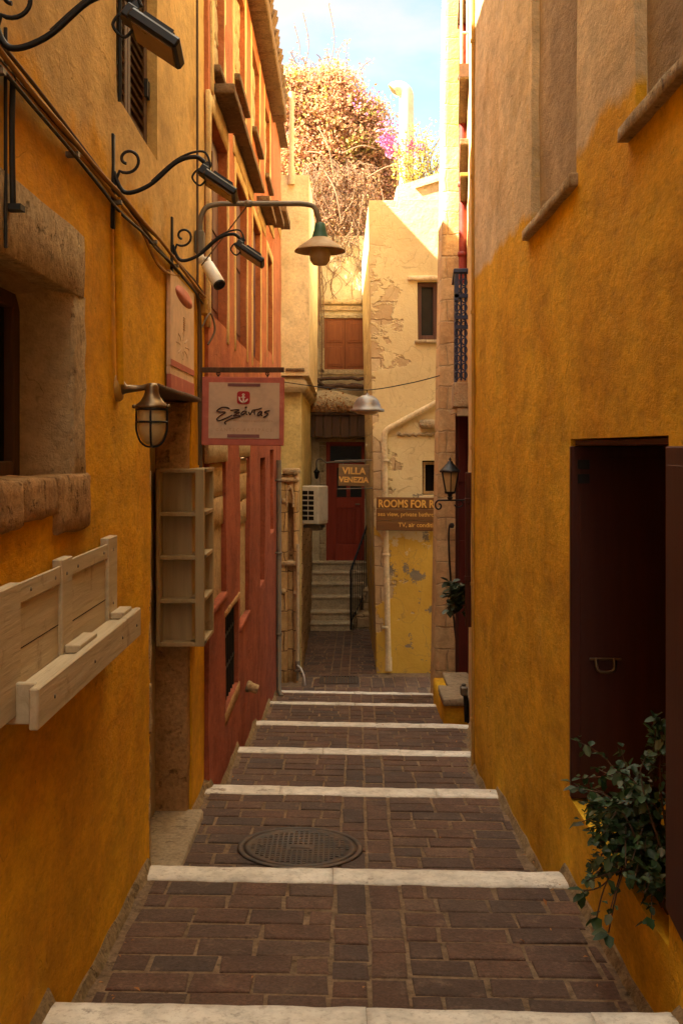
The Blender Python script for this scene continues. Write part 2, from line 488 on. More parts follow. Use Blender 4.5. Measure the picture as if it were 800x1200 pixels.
M['sand'] = plaster('sand_plaster', (.72, .50, .22), (.62, .40, .16), streak=.3, seed=22)
M['olive'] = plaster('dull_green_plaster', (.60, .48, .22), (.48, .37, .15), (.2, .14, .06), streak=.5, seed=15)
M['tower'] = tower_mat()
M['bright_yellow'] = plaster('bright_yellow_paint', (.80, .66, .16), (.75, .6, .13), seed=8, streak=.2)  # bright yellow coat, the colour of the paint itself
M['stone'] = stone('weathered_limestone', (.66, .48, .27), (.50, .34, .18), 3.5, .7)
M['stone_warm'] = stone('orange_sandstone', (.60, .35, .155), (.42, .22, .09), 3.2, .8, (.10, .055, .03))
M['step'] = stone('worn_pale_steps', (.60, .46, .29), (.44, .33, .20), 3, .4)
M['reveal'] = plaster('old_brown_render', (.48, .33, .17), (.36, .23, .11), (.14, .09, .05), streak=.7, bump=.8, seed=31)
M['foot'] = stone('dirty_foot_mortar', (.40, .28, .15), (.28, .19, .10), 7, .6)
M['chimney'] = paint('cream_flue_paint', (.62, .52, .34), .7)
M['pale_stone'] = stone('pale_stone', (.56, .44, .27), (.45, .33, .19), 5, .6)
M['slab'] = stone('brown_stone_slab', (.24, .155, .09), (.16, .10, .06), 6, .5)
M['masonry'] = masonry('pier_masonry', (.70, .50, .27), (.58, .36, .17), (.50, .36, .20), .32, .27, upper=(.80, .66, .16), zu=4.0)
M['rubble'] = masonry('rubble_wall', (.55, .38, .20), (.38, .24, .12), (.17, .11, .06), .26, .2)
M['ashlar'] = masonry('ashlar_blocks', (.60, .40, .19), (.48, .30, .13), (.15, .09, .05), .40, .27, msize=.01)
M['paver'] = paver_mat()
M['mortar'] = stone('joint_mortar', (.33, .225, .14), (.19, .13, .08), 9, .5)
M['edge'] = white_edge_mat()
M['threshold'] = stone('threshold_stone', (.42, .33, .22), (.32, .24, .15), 3, .3)
M['iron_cast'] = paint('cast_iron', (.075, .06, .05), .6, .6, (.14, .085, .05), .7, thr=.52)
M['black'] = paint('black_iron', (.014, .013, .013), .5, .3, (.05, .03, .02), .3)
M['black_plastic'] = paint('black_housing', (.018, .019, .022), .42)
M['cable'] = paint('old_cable', (.11, .065, .035), .75)
M['cable_light'] = paint('ochre_painted_cable', (.42, .22, .06), .75)
M['cable_black'] = paint('black_cable', (.016, .014, .012), .6)
M['ochre_paint'] = paint('ochre_painted_metal', (.50, .27, .05), .6, rust=(.25, .12, .03))
M['grey_metal'] = paint('grey_conduit', (.20, .17, .13), .55, .4, (.22, .11, .05), .5)
M['brass'] = paint('aged_bronze', (.22, .15, .085), .38, .85, (.10, .06, .035), .7, thr=.5)
M['white_plastic'] = paint('white_plastic', (.78, .76, .70), .35)
M['ac_white'] = paint('dusty_white_metal', (.50, .46, .38), .5, rust=(.38, .30, .2), amount=.5)
M['lamp_rust'] = paint('dusty_enamel', (.46, .33, .19), .6, .1, (.30, .16, .07), .6, thr=.5)
M['lamp_green'] = paint('green_enamel', (.04, .13, .09), .5, .1, (.25, .15, .08), .4)
M['steel'] = paint('spun_steel', (.24, .22, .20), .45, .5, (.3, .24, .18), .3)
M['blue_iron'] = paint('blue_painted_iron', (.035, .055, .12), .5, .2, (.02, .02, .03), .7, thr=.55)
M['darkred'] = wood('dark_red_paint', (.13, .022, .016), (.085, .015, .012), 2, 1, .55, .15)
M['brownred'] = wood('oxblood_shutter_paint', (.085, .024, .015), (.062, .017, .011), 2, .8, .6, .15)
M['redpipe'] = paint('red_pipe_paint', (.27, .035, .03), .5, rust=(.35, .09, .06))
M['door_red'] = wood('crimson_door_paint', (.37, .054, .027), (.28, .04, .02), 2, 1, .5, .15)
M['shutter_rust'] = wood('rust_brown_shutter', (.29, .095, .034), (.21, .064, .023), 2, 1.2, .6, .2)
M['brown_wood'] = wood('dark_brown_wood', (.125, .064, .034), (.065, .032, .018), 2, 1, .7, .4)
M['win_wood'] = wood('purple_brown_frame', (.15, .075, .055), (.10, .05, .04), 2)
M['cream_wood'] = wood('cream_painted_wood', (.60, .48, .31), (.46, .36, .22), 1, 1, .65, .5, (.30, .21, .12))
M['cab_wood'] = wood('beige_cabinet_paint', (.44, .32, .165), (.33, .235, .12), 2, 1, .65, .4, (.24, .16, .08))
M['sign_wood'] = wood('brown_sign_boards', (.25, .125, .045), (.17, .08, .03), 0, 1, .75, .4)
M['villa_wood'] = wood('weathered_grey_board', (.29, .19, .10), (.20, .125, .06), 0, 1, .8, .4)
M['letter'] = paint('orange_letter_paint', (.85, .50, .12), .7)
M['letter2'] = paint('ochre_letter_paint', (.85, .50, .14), .7)
M['pink'] = paint('faded_pink_paint', (.50, .135, .10), .7, rust=(.60, .30, .21), amount=.5)
M['sign_cream'] = paint('sign_cream_paint', (.58, .43, .31), .7, rust=(.5, .36, .24))
M['mauve'] = paint('mauve_paint', (.22, .085, .085), .7)
M['emblem_red'] = paint('emblem_red', (.38, .010, .018), .55)
M['emblem_white'] = paint('emblem_white', (.74, .60, .54), .6)
M['ink'] = paint('brown_ink', (.05, .018, .012), .6)
M['faint'] = paint('faded_lettering', (.46, .30, .19), .7)
M['panel_cream'] = paint('panel_cream_pink', (.72, .50, .33), .7, rust=(.64, .42, .26))
M['panel_mark'] = paint('panel_faded_mark', (.64, .44, .29), .7)
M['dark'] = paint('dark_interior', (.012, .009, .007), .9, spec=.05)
M['glass'] = paint('dusty_dark_glass', (.03, .026, .02), .35, spec=.2)
M['lampglass'] = paint('yellowed_frosted_glass', (.50, .36, .17), .35)
M['lens'] = paint('dusty_lens', (.34, .25, .15), .3)
M['globe'] = paint('milky_globe', (.50, .37, .20), .4)
M['rustplate'] = paint('rusty_grate', (.17, .085, .045), .7, .5, (.08, .045, .03), .7, thr=.5)
M['concrete'] = stone('stained_concrete', (.50, .39, .25), (.42, .29, .16), 5, .4, (.33, .13, .05))
M['soil'] = stone('dry_soil', (.2, .14, .09), (.13, .09, .06), 1, .5)
M['leaf_dark'] = leafmat('dark_shrub_leaves', [(.02, .042, .012), (.035, .075, .02), (.05, .095, .028), (.022, .045, .016), (.085, .12, .04), (.12, .10, .035)], .5, .2)
M['leaf_far'] = leafmat('grey_green_leaves', [(.03, .045, .02), (.05, .07, .03), (.08, .10, .05)], .5, .2)
M['dry'] = leafmat('dry_bougainvillea_leaves', [(.50, .24, .13), (.66, .40, .17), (.58, .27, .18), (.68, .46, .19), (.60, .29, .22), (.44, .34, .12), (.66, .34, .19), (.42, .20, .13), (.62, .30, .25)], .8, .5)
M['twig'] = leafmat('dry_twigs', [(.17, .10, .06), (.26, .155, .09), (.20, .115, .07)], .85, 0)
M['pinkfl'] = leafmat('magenta_bracts', [(.62, .12, .38), (.70, .20, .46), (.66, .30, .44)], .6, .4)
M['yleaf'] = leafmat('yellow_green_leaves', [(.45, .42, .09), (.58, .50, .12), (.34, .36, .08), (.60, .42, .14)], .6, .4)
M['moss'] = leafmat('russet_leaf_litter', [(.40, .17, .06), (.50, .24, .09), (.30, .12, .045)], .85, .1)

# ---------------------------------------------------------------- lane profile
NOS = [(-9.0, -.05)]     # (d of the nosing, z of the nosing)
for yv, dv in ((1180, 3.09), (1017, 4.68), (922, 6.68), (877, 8.38), (846, 10.16), (823, 12.06), (810, 13.49)):
    NOS.append((dv, pz(yv, dv)))
NOS[0] = (1.3, NOS[1][1] + .235)
CROSS = .018
SLOPE = .038
def left_x(d):
    if d < 6.6: return -.85
    if d < 14.4: return -.82
    return -.60
def right_x(d):
    if d < 7.9: return .98
    return .98 + .108*(d-7.9)
# treads: (d0, d1, z0, z1) from the foot of one riser to the next nosing
TR = []
for i in range(len(NOS)-1):
    d0 = NOS[i][0]; d1, z1 = NOS[i+1]
    TR.append((d0, d1, z1 + SLOPE*(d1-d0), z1))
LAND_Z0 = NOS[-1][1] - .10
TR.append((NOS[-1][0], 19.3, LAND_Z0, -3.27))
def tz(tr, x, d):
    d0, d1, z0, z1 = tr
    c = CROSS if d1 < 14 else .0
    return z0 + (z1-z0)*(d-d0)/(d1-d0) - c*x

mb = MB()
mb.add([(-60, -60, -3.6), (60, -60, -3.6), (60, 80, -3.6), (-60, 80, -3.6)], [(0, 1, 2, 3)])
mb.build('ground', M['soil'], kind='structure', base=(0, 0, -3.6))

# mortar bed with risers
mb = MB()
top = NOS[0]
z = top[1]
mb.quad((-1.3, -9, z+.25), (1.6, -9, z+.25), (1.6, top[0], z-CROSS*1.6), (-1.3, top[0], z+CROSS*1.3))
for i, tr in enumerate(TR):
    d0, d1, z0, z1 = tr
    xl, xr = -1.3, 2.2
    b = .0055
    A = [(xl, d0, tz(tr, xl, d0)-b), (xr, d0, tz(tr, xr, d0)-b), (xr, d1, tz(tr, xr, d1)-b), (xl, d1, tz(tr, xl, d1)-b)]
    n = 12
    for k in range(n):
        f0, f1 = k/n, (k+1)/n
        da, db = d0+(d1-d0)*f0, d0+(d1-d0)*f1
        mb.quad((xl, da, tz(tr, xl, da)-b), (xr, da, tz(tr, xr, da)-b), (xr, db, tz(tr, xr, db)-b), (xl, db, tz(tr, xl, db)-b))
    if i > 0:
        pr = TR[i-1]
        mb.quad((xl, d0, tz(pr, xl, d0)-b), (xr, d0, tz(pr, xr, d0)-b), A[1], A[0])
mb.quad((-1.3, 19.3, -3.28), (2.2, 19.3, -3.28), (2.2, 21, -3.28), (-1.3, 21, -3.28))
mb.build('lane', M['mortar'], kind='structure')

MANHOLE = (-.213, 5.53)
pav = MB()
def paver(x0, x1, y0, y1, tr):
    if x1-x0 < .035 or y1-y0 < .03: return
    g = rnd(.0055, .009)
    x0 += g; x1 -= g; y0 += g; y1 -= g
    j = lambda: rnd(-.005, .005)
    dz = rnd(-.003, .003); tx = rnd(-.014, .014); ty = rnd(-.018, .018)
    cx, cy = (x0+x1)/2, (y0+y1)/2
    cs = [(x0+j(), y0+j()), (x1+j(), y0+j()), (x1+j(), y1+j()), (x0+j(), y1+j())]
    def zz(x, y): return tz(tr, x, y) + dz + (x-cx)*tx + (y-cy)*ty
    vs = []
    for (ins, h) in ((0, -.03), (0, -.005), (.003, -.0015), (.009, 0)):
        for (x, y) in cs:
            sx = 1 if x < cx else -1; sy = 1 if y < cy else -1
            X = x+sx*ins; Y = y+sy*ins
            vs.append((X, Y, zz(X, Y)+h))
    fs = []
    for r_ in range(3):
        for k in range(4): fs.append((r_*4+k, r_*4+(k+1) % 4, r_*4+4+(k+1) % 4, r_*4+4+k))
    fs.append((12, 13, 14, 15))
    pav.add(vs, fs)
def lay(tr, d0, d1, row=.146):
    n = max(1, round((d1-d0)/row)); h = (d1-d0)/n
    for r_ in range(n):
        a = d0 + h*r_ + (rnd(-.004, .004) if r_ else 0); b = d0 + h*(r_+1)
        c = .09 + ((a+b)/2-3.2)*.016
        lim_l = left_x(a) + rnd(.02, .06); lim_r = right_x(a) - rnd(.02, .06)
        if 4.72 < (a+b)/2 < 6.05: lim_l = -.80
        # left field
        x = c - .135; first = rnd(.1, .28)
        while x > lim_l:
            w = first if first else rnd(.20, .30)
            first = None
            paver(max(x-w, lim_l), x, a, b, tr); x -= w
        x = c + .135; first = rnd(.1, .28)
        while x < lim_r:
            w = first if first else rnd(.20, .30)
            first = None
            paver(x, min(x+w, lim_r), a, b, tr); x += w
    # the two guide columns
    for s in (0, 1):
        y = d0; k = 0
        while y < d1 - .02:
            L = random.choice((.13, .14, .2, .27))
            if d1 - y - L < .06: L = d1 - y
            y2 = min(y+L, d1); cc = .09 + ((y+y2)/2-3.2)*.016
            paver(cc - .135 + s*.135, cc + s*.135, y, y2, tr)
            y = y2
EDGE = .185
for i, tr in enumerate(TR[:-1]):
    d0, d1 = tr[0], tr[1]
    ed = EDGE if i < 5 else .16
    lay(tr, d0 + .0, d1 - ed)
# last landing: soldier course, then the passage up to the steps
tr = TR[-1]
x = -.8
while x < 1.12:
    w = rnd(.13, .17); paver(x, min(x+w, 1.14), 13.52, 14.2, tr); x += w
x = -.55
while x < 1.3:
    w = rnd(.13, .17); paver(x, x+w, 14.22, 14.9, tr); x += w
y = 14.92
while y < 19.25:
    h = rnd(.10, .125); c = -.02+(y-15)*.02; x = c-.13; w = rnd(.1, .22)
    while x > -.58:
        paver(max(x-w, -.58), x, y, y+h, tr); x -= w; w = rnd(.17, .23)
    x = c+.13; w = rnd(.1, .22)
    while x < .52:
        paver(x, min(x+w, .52), y, y+h, tr); x += w; w = rnd(.17, .23)
    y += h
for s in (0, 1):
    y = 14.92
    while y < 19.2:
        L = rnd(.2, .3); c = -.02+(y-15)*.02; paver(c-.13+s*.13, c+s*.13, y, y+L, tr); y += L
pav.build('paving', M['paver'], kind='structure')

# white painted step edges
eb = MB()
def edge_stone(x0, x1, d0, d1, tr, h0):
    g = .0008; n = max(2, int((x1-x0)/.03)); m = 5
    vs = []
    def wav(x, s): return mnoise.noise(Vector((x*7, s*3.3, d1)))*.012 + mnoise.noise(Vector((x*25, s, d1)))*.007 + mnoise.noise(Vector((x*60, s, d1)))*.004
    rows = []
    for j in range(m+1):
        row = []
        for k in range(n+1):
            x = x0+g+(x1-x0-2*g)*k/n
            y = d0 + wav(x, 1) + (d1 + wav(x, 2)*.6 - d0 - wav(x, 1))*j/m
            e = .004 if j in (0, m) else 0
            zz = tz(tr, x, y) + h0 + mnoise.noise(Vector((x*9, y*9, 3)))*.004 - e
            row.append(Vector((x, y, zz)))
        rows.append(row)
    vs = [v for r_ in rows for v in r_]; W = n+1
    fs = [(j*W+k, j*W+k+1, (j+1)*W+k+1, (j+1)*W+k) for j in range(m) for k in range(n)]
    b = len(vs)
    ring = [(0, k) for k in range(n+1)] + [(j, n) for j in range(1, m+1)] + [(m, k) for k in range(n-1, -1, -1)] + [(j, 0) for j in range(m-1, 0, -1)]
    for (j, k) in ring: vs.append(rows[j][k] - Vector((0, 0, .17 if j == m else .05)))
    L = len(ring)
    for q in range(L):
        a, c = ring[q], ring[(q+1) % L]
        fs.append((a[0]*W+a[1], c[0]*W+c[1], b+(q+1) % L, b+q))
    eb.add(vs, fs, True)
for i, tr in enumerate(TR[:-1]):
    d1 = tr[1]; ed = EDGE if i < 5 else .15
    xl = left_x(d1-.1) - .01; xr = right_x(d1-.1) - .005
    if i == 1: xr = .97
    if i == 6: xr = 1.15; xl = -.79
    if i == 5: xr = 1.09
    x = xl; h0 = .003
    while x < xr - .01:
        w = rnd(.45, 1.0)
        if xr - x - w < .25: w = xr - x
        dd = rnd(-.008, .008)
        edge_stone(x, min(x+w, xr), d1-ed+dd, d1+rnd(-.004, .006), tr, h0+rnd(-.002, .003)); x += w
eb.build('step_edges', M['edge'], kind='structure')

# mortar fillets along the walls
fb = MB()
def fillet(side, d0, d1, tr):
    n = max(3, int((d1-d0)/.06)); prev = None
    for k in range(n+1):
        d = d0+(d1-d0)*k/n
        wx = (left_x(d) if side < 0 else right_x(d)) ; s = 1 if side < 0 else -1
        w = .026 + .02*mnoise.noise(Vector((d*5, side*7, 1))); h = .03+.02*mnoise.noise(Vector((d*4, side*3, 5)))
        cur = ((wx-s*.03, d, tz(tr, wx, d)+h+.012), (wx+s*.006, d, tz(tr, wx, d)+h), (wx+s*w, d, tz(tr, wx+s*w, d)-.006))
        if prev:
            fb.quad(prev[0], prev[1], cur[1], cur[0]); fb.quad(prev[1], prev[2], cur[2], cur[1])
        prev = cur
for i, tr in enumerate(TR[:-1]):
    d0, d1 = max(tr[0], 1.6), tr[1]
    if d1 > 4.6 and d0 < 6.0:
        if d0 < 4.7: fillet(-1, d0, min(d1, 4.7), tr)
        if d1 > 6.06: fillet(-1, max(d0, 6.06), d1, tr)
    else: fillet(-1, d0, d1, tr)
    fillet(1, d0, min(d1, 10.8), tr)
fb.build('wall_foot_mortar', M['foot'], kind='structure')

# manhole cover
tr = TR[2]
mx, my = MANHOLE
mz = tz(tr, mx, my)
slope_m = Matrix.Translation((mx, my, mz)) @ Matrix.Rotation(math.atan((tr[3]-tr[2])/(tr[1]-tr[0])), 4, 'X') @ Matrix.Rotation(CROSS, 4, 'Y')
mh = empty('manhole_cover', (mx, my, mz), 'round cast iron manhole cover set in the brown pavers of a stair tread', 'manhole cover')
b = MB(); b.lathe([(.31, -.02), (.325, .006), (.318, .010), (.297, .010), (.293, .002)], (0, 0, 0), 56, slope_m)
b.build('rim', M['iron_cast'], mh)
b = MB(); b.lathe([(.289, -.01), (.289, .008), (.275, .0105), (.262, .0105), (.258, .006), (.0001, .006)], (0, 0, 0), 56, slope_m)
for i in range(-9, 10):
    for j in range(-9, 10):
        x, y = i*.027, j*.027
        if x*x+y*y < .245**2 and not (abs(x) < .06 and abs(y) < .03):
            b.box(x-.0085, x+.0085, y-.0085, y+.0085, .005, .0105, slope_m)
b.build('lid', M['iron_cast'], mh)
b = MB(); b.box(-.05, .05, -.022, .022, .005, .009, slope_m)
for s in (-1, 1): b.lathe([(.012, .005), (.012, .0115), (.0001, .0115)], (0, 0, 0), 10, slope_m @ Matrix.Translation((s*.2, 0, 0)))
b.split('lifting_plate', M['iron_cast'], mh)

# drains
def grate(x0, x1, y0, y1, tr, label, m):
    g = empty('drain_grate', ((x0+x1)/2, (y0+y1)/2, tz(tr, x0, y0)), label, 'drain grate')
    z = lambda x, y: tz(tr, x, y)
    b = MB()
    for (a, c, e, f) in ((x0, x1, y0, y0+.03), (x0, x1, y1-.03, y1), (x0, x0+.03, y0+.03, y1-.03), (x1-.03, x1, y0+.03, y1-.03)):
        b.hexa([(a, e, z(a, e)-.02), (c, e, z(c, e)-.02), (c, f, z(c, f)-.02), (a, f, z(a, f)-.02), (a, e, z(a, e)+.008), (c, e, z(c, e)+.008), (c, f, z(c, f)+.008), (a, f, z(a, f)+.008)])
    b.build('frame', m, g)
    b = MB(); n = 11
    for k in range(n):
        a = x0+.035+(x1-x0-.07)*k/n; c = a+(x1-x0-.07)/n*.55
        b.hexa([(a, y0+.03, z(a, y0)-.01), (c, y0+.03, z(c, y0)-.01), (c, y1-.03, z(c, y1)-.01), (a, y1-.03, z(a, y1)-.01), (a, y0+.03, z(a, y0)+.005), (c, y0+.03, z(c, y0)+.005), (c, y1-.03, z(c, y1)+.005), (a, y1-.03, z(a, y1)+.005)])
    b.build('bars', m, g)
grate(.50, .90, 12.72, 13.02, TR[6], 'small rusty rectangular drain grate between the two lowest white step edges', M['rustplate'])
grate(-.30, .22, 14.42, 14.95, TR[7], 'dark drain grate in the paved landing before the red door steps', M['iron_cast'])

# ---------------------------------------------------------------- left yellow house
XL = -.85
ZT = 5.85
yh = empty('yellow_house', (-2.4, 2, -2.2), 'ochre plaster house with a deep stone framed window, wall shelf and three floodlights', 'house')
WIN = (2.38, 3.38, -.097, .498, .15)
UPW = (4.02, 4.93, 1.325, 3.1, .10)
DOOR = (4.74, 6.05, -2.6, .27, .26)
mb = MB()
panel(mb, lambda u, v, w: (XL - w, u, v), -5.0, 6.62, -2.6, ZT, (WIN, UPW, DOOR), .14, .009, 3.5)
mb.quad((XL-3.5, -5, -2.6), (XL-3.5, 6.6, -2.6), (XL-3.5, 6.6, ZT), (XL-3.5, -5, ZT))
wl = mb.build('wall', M['ochre_left'], yh)
mb = MB(); mb.box(XL-3.5, XL-.04, -5.0, 2.6, ZT+.002, 9.5); mb.build('unseen_shade_block', M['ochre_left'], yh)  # unseen block added on top to keep light off the near lane
# stone surround of the near window
mb = MB()
rough_block(mb, XL-.10, XL+.010, 2.2, 3.50, .487, .695, .005, 5, 1.0, ch=.004)
mb.build('lintel', M['stone'], yh)
mb = MB()
rough_block(mb, XL-.06, XL+.008, 3.37, 3.515, -.10, .497, .010, 5, 2, freq=11, ch=.004)
mb.build('jamb_stone', M['stone'], yh)
mb = MB()
y = 2.15
for (w, s) in ((.30, 5), (.36, 6), (.34, 7), (.44, 9)):
    rough_block(mb, XL-.12, XL+.022, y, min(y+w-.012, 3.54), -.205-.05*(y > 2.9)+rnd(-.012, .012), -.082, .007, 5, s, freq=6, ch=.010); y += w
mb.split('window_sill', M['stone_warm'], yh)
# curved inner reveal, arched head, and the dark window
mb = MB()
n = 10
def rv(w, zq):   # far side of the opening: splayed, worn plaster, rounded at the head
    r_ = mnoise.noise(Vector((w*14, zq*9, 2)))*.012 + mnoise.noise(Vector((w*30, zq*30, 4)))*.004
    hd = max(0.0, (zq-.36)/.14); return 3.366 - w*.12 + r_ - (1-math.sqrt(max(0, 1-min(1, hd)**2)))*.12*min(1, w/.06)
nw, nz_ = 9, 26
vs = [(XL-.004-.19*a/nw, rv(.19*a/nw, -.10+.598*q/nz_), -.10+.598*q/nz_) for q in range(nz_+1) for a in range(nw+1)]
mb.add(vs, [(q*(nw+1)+a, q*(nw+1)+a+1, (q+1)*(nw+1)+a+1, (q+1)*(nw+1)+a) for q in range(nz_) for a in range(nw)], True)
mb.quad((XL-.004, 2.38, .494), (XL-.19, 2.38, .47), (XL-.19, 3.37, .47), (XL-.004, 3.37, .494))
mb.build('reveal', M['reveal'], yh)
win = MB()
for (a, c, e, f) in ((2.38, 2.44, -.1, .5), (3.27, 3.34, -.1, .5), (2.44, 3.27, .43, .5), (2.44, 3.27, -.1, -.04), (2.83, 2.88, -.04, .43)):
    win.box(XL-.2, XL-.155, a, c, e, f, ch=.004)
wf = win.build('window', M['brown_wood'], yh)
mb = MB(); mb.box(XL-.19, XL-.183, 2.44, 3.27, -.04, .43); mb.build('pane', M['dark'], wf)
# upper window: louvred shutters and iron bars
mb = MB()
for (a, c) in ((4.03, 4.10), (4.41, 4.47), (4.475, 4.535), (4.85, 4.92)): mb.box(XL-.09, XL-.045, a, c, 1.33, 3.1, ch=.004)
for z in (1.33, 2.1, 3.0):
    for (a, c) in ((4.10, 4.41), (4.535, 4.85)): mb.box(XL-.088, XL-.047, a, c, z, z+.09, ch=.004)
z = 1.43
while z < 3.0:
    for (a, c) in ((4.10, 4.41), (4.535, 4.85)):
        mb.box(-.026, .026, a, c, -.005, .005, Matrix.Translation((XL-.068, 0, z)) @ Matrix.Rotation(R(35), 4, 'Y'))
    z += .045
sh = mb.build('shutter', M['brown_wood'], yh)
mb = MB()
for y in (4.86, 4.9): mb.box(XL-.045, XL-.03, y-.012, y+.012, 1.6, 1.68); mb.box(XL-.045, XL-.03, y-.012, y+.012, 2.2, 2.28)
mb.split('hinge', M['black'], sh)
mb = MB()
mb.tube([(XL+.02, 4.0, 1.3), (XL+.02, 4.0, 3.2)], .008)
mb.tube([(XL+.02, 4.0, 1.62), (XL-.03, 4.16, 1.5)], .008)
mb.build('iron_stay', M['black'], yh)
# doorway: door leaf, stone pier, head
mb = MB()
mb.box(XL-.25, XL-.20, 4.74, 6.0, -2.3, .27, ch=.004)
for k in range(6): mb.box(XL-.20, XL-.19, 4.80+k*.2, 4.97+k*.2, -2.2, .2, ch=.004)
mb.build('door', M['cab_wood'], yh)
mb = MB()
rough_block(mb, XL-.205, XL-.010, 5.965, 6.06, -2.35, -.62, .014, 6, 3.1, freq=9, ch=.008)
rough_block(mb, XL-.205, XL-.010, 5.965, 6.06, -.61, .26, .010, 6, 7.1, freq=9, ch=.008)
mb.split('door_post', M['stone_warm'], yh)
mb = MB()
rough_block(mb, XL-.24, XL+.05, 4.70, 6.10, .262, .285, .003, 3, 4, ch=.004)
mb.build('door_hood', M['brown_wood'], yh)
mb = MB()
zz = -2.3; s = 30
while zz < -.2:
    h = rnd(.2, .5); rough_block(mb, XL-.06, XL+.004, 4.722, 4.752, zz, zz+h-.01, .012, 3, s, freq=14, ch=.006); zz += h; s += 1
mb.build('broken_corner', M['stone'], yh)
mb = MB()
t3 = TR[2]
rough_block(mb, XL-.26, XL+.075, 4.76, 6.0, -2.3, tz(t3, -.8, 5.4)+.03, .004, 4, 3, ch=.012)
mb.build('threshold', M['threshold'], yh)

# ---------------------------------------------------------------- red house
XR = -.82
rh = empty('red_house', (-2.5, 10.5, -3.1), 'red limewashed house with tall windows and stone slabs beyond the yellow one', 'house')
def dx(x): return .82*F/(400-x)
W1 = [(dx(247), dx(266), .85, 2.12, .062), (dx(276), dx(289), .85, 2.14, .055), (dx(296), dx(305), .86, 2.16, .05), (dx(313), dx(319), 1.1, 2.18, .05)]
W2 = [(6.85, 7.43, 2.46, 3.7, .06), (8.15, 9.05, 2.86, 3.72, .06), (9.75, 10.65, 2.94, 3.72, .06), (11.4, 12.2, 2.94, 3.72, .06)]
W0 = [(dx(246), dx(265), -1.02, -.10, .035), (dx(281), dx(292), -1.44, -.08, .035), (dx(305), dx(311), -1.42, -.10, .14), (dx(316), dx(320.5), -.98, -.02, .10)]
CEL = (7.54, 8.47, -1.86, -1.20, .12)
mb = MB()
panel(mb, lambda u, v, w: (XR - w, u, v), 6.62, 14.5, -3.3, 4.08, W1+W2+W0+[CEL], .15, .012, 1.6, 1.1, 3)
mb.build('wall', M['red'], rh)
mb = MB()   # unseen blocks added behind the eaves to block sun and set its shadow
mb.box(-3.5, -1.35, 6.62, 14.98, 3.0, 5.6); mb.box(-3.5, -1.0, 14.51, 14.98, -3.4, 2.99)
mb.build('unseen_sun_block', M['red'], rh)
mb = MB()
for k in range(48):
    y = 6.62 + k*.16
    if y > 12.8: break
    mb.tube([(-1.4, y+.08, 4.46), (-.66+rnd(-.02, .02), y+.08, 4.12+rnd(-.01, .01))], .075, 8)
mb.box(-1.5, -.72, 6.62, 14.4, 4.05, 4.075)
mb.build('roof', M['slab'], rh)
mb = MB()
y = 6.62
while y < 12.75:
    w = rnd(.8, 1.1); y1 = min(y+w, 12.8)
    rough_block(mb, XR-.05, -.655, y, y1-.006, 3.90, 4.05, .006, 3, y, freq=5, ch=.012); y = y1
mb.build('cornice', M['slab'], rh)
for (h, col) in zip(W1, (0, 1, 2, 3)):
    y0, y1, z0, z1, dp = h
    b = MB(); xx = XR-dp
    ym = (y0+y1)/2
    for (a, c) in ((y0, ym-.004), (ym+.004, y1)):
        b.box(xx-.03, xx, a, c, z0, z1)
        for (e, f) in ((z0+.1, z0+(z1-z0)*.45), (z0+(z1-z0)*.5, z1-.1)):
            b.box(xx, xx+.008, a+.07, c-.07, e, f, ch=.006)
    b.build('shutter', M['darkred'], rh)
    b = MB()
    for (a, c, e, f) in ((y0-.10, y0-.004, z0-.1, z1+.1), (y1+.004, y1+.10, z0-.1, z1+.1), (y0-.004, y1+.004, z1+.004, z1+.10)):
        rough_block(b, XR-.02, XR+.007, a, c, e, f, .004, 3, a*3, freq=9, ch=.004)
    b.split('window_surround', M['yellow_trim'], rh)
for i, h in enumerate(W2):
    y0, y1, z0, z1, dp = h
    b = MB(); zz = z0; s = i*9
    while zz < z1-.02:
        q = min(zz+rnd(.2, .34), z1)
        rough_block(b, XR-dp-.05, XR-dp+.02, y0+.003, y1-.003, zz, q-.006, .012, 3, s, freq=9, ch=.012); zz = q; s += 1
    b.build('stone_infill', M['pale_stone'] if i != 1 else M['stone'], rh)
    b = MB()
    for (a, c) in ((y0-.12, y0-.004), (y1+.004, y1+.12)):
        rough_block(b, XR-.02, XR+.006, a, c, z0-.2, 3.86, .004, 3, a*3, freq=9, ch=.004)
    b.split('window_surround', M['yellow_trim'], rh)
    b = MB(); rough_block(b, XR-.03, XR+.05, y0-.03, y1+.03, z0-.055, z0-.005, .005, 4, y0, ch=.004); b.build('window_sill', M['slab'], rh)
for i, (a, c, xo, z0, z1) in enumerate(((6.83, 7.72, -.685, 2.275, 2.335), (8.07, 9.95, -.715, 2.375, 2.435), (10.4, 11.5, -.70, 2.40, 2.46), (11.75, 12.9, -.69, 2.66, 2.73), (13.3, 14.4, -.69, 2.95, 3.05))):
    b = MB(); rough_block(b, XR-.05, xo, a, c, z0, z1, .005, 5, i*5, freq=9, ch=.004)
    b.build('stone_slab', M['slab'], rh)
    b = MB()
    rough_block(b, XR-.02, XR+.012, a, c-.05, z0-.14, z0-.005, .006, 3, i*7, freq=7, ch=.006)
    b.build('slab_moulding', M['yellow_trim'], rh)
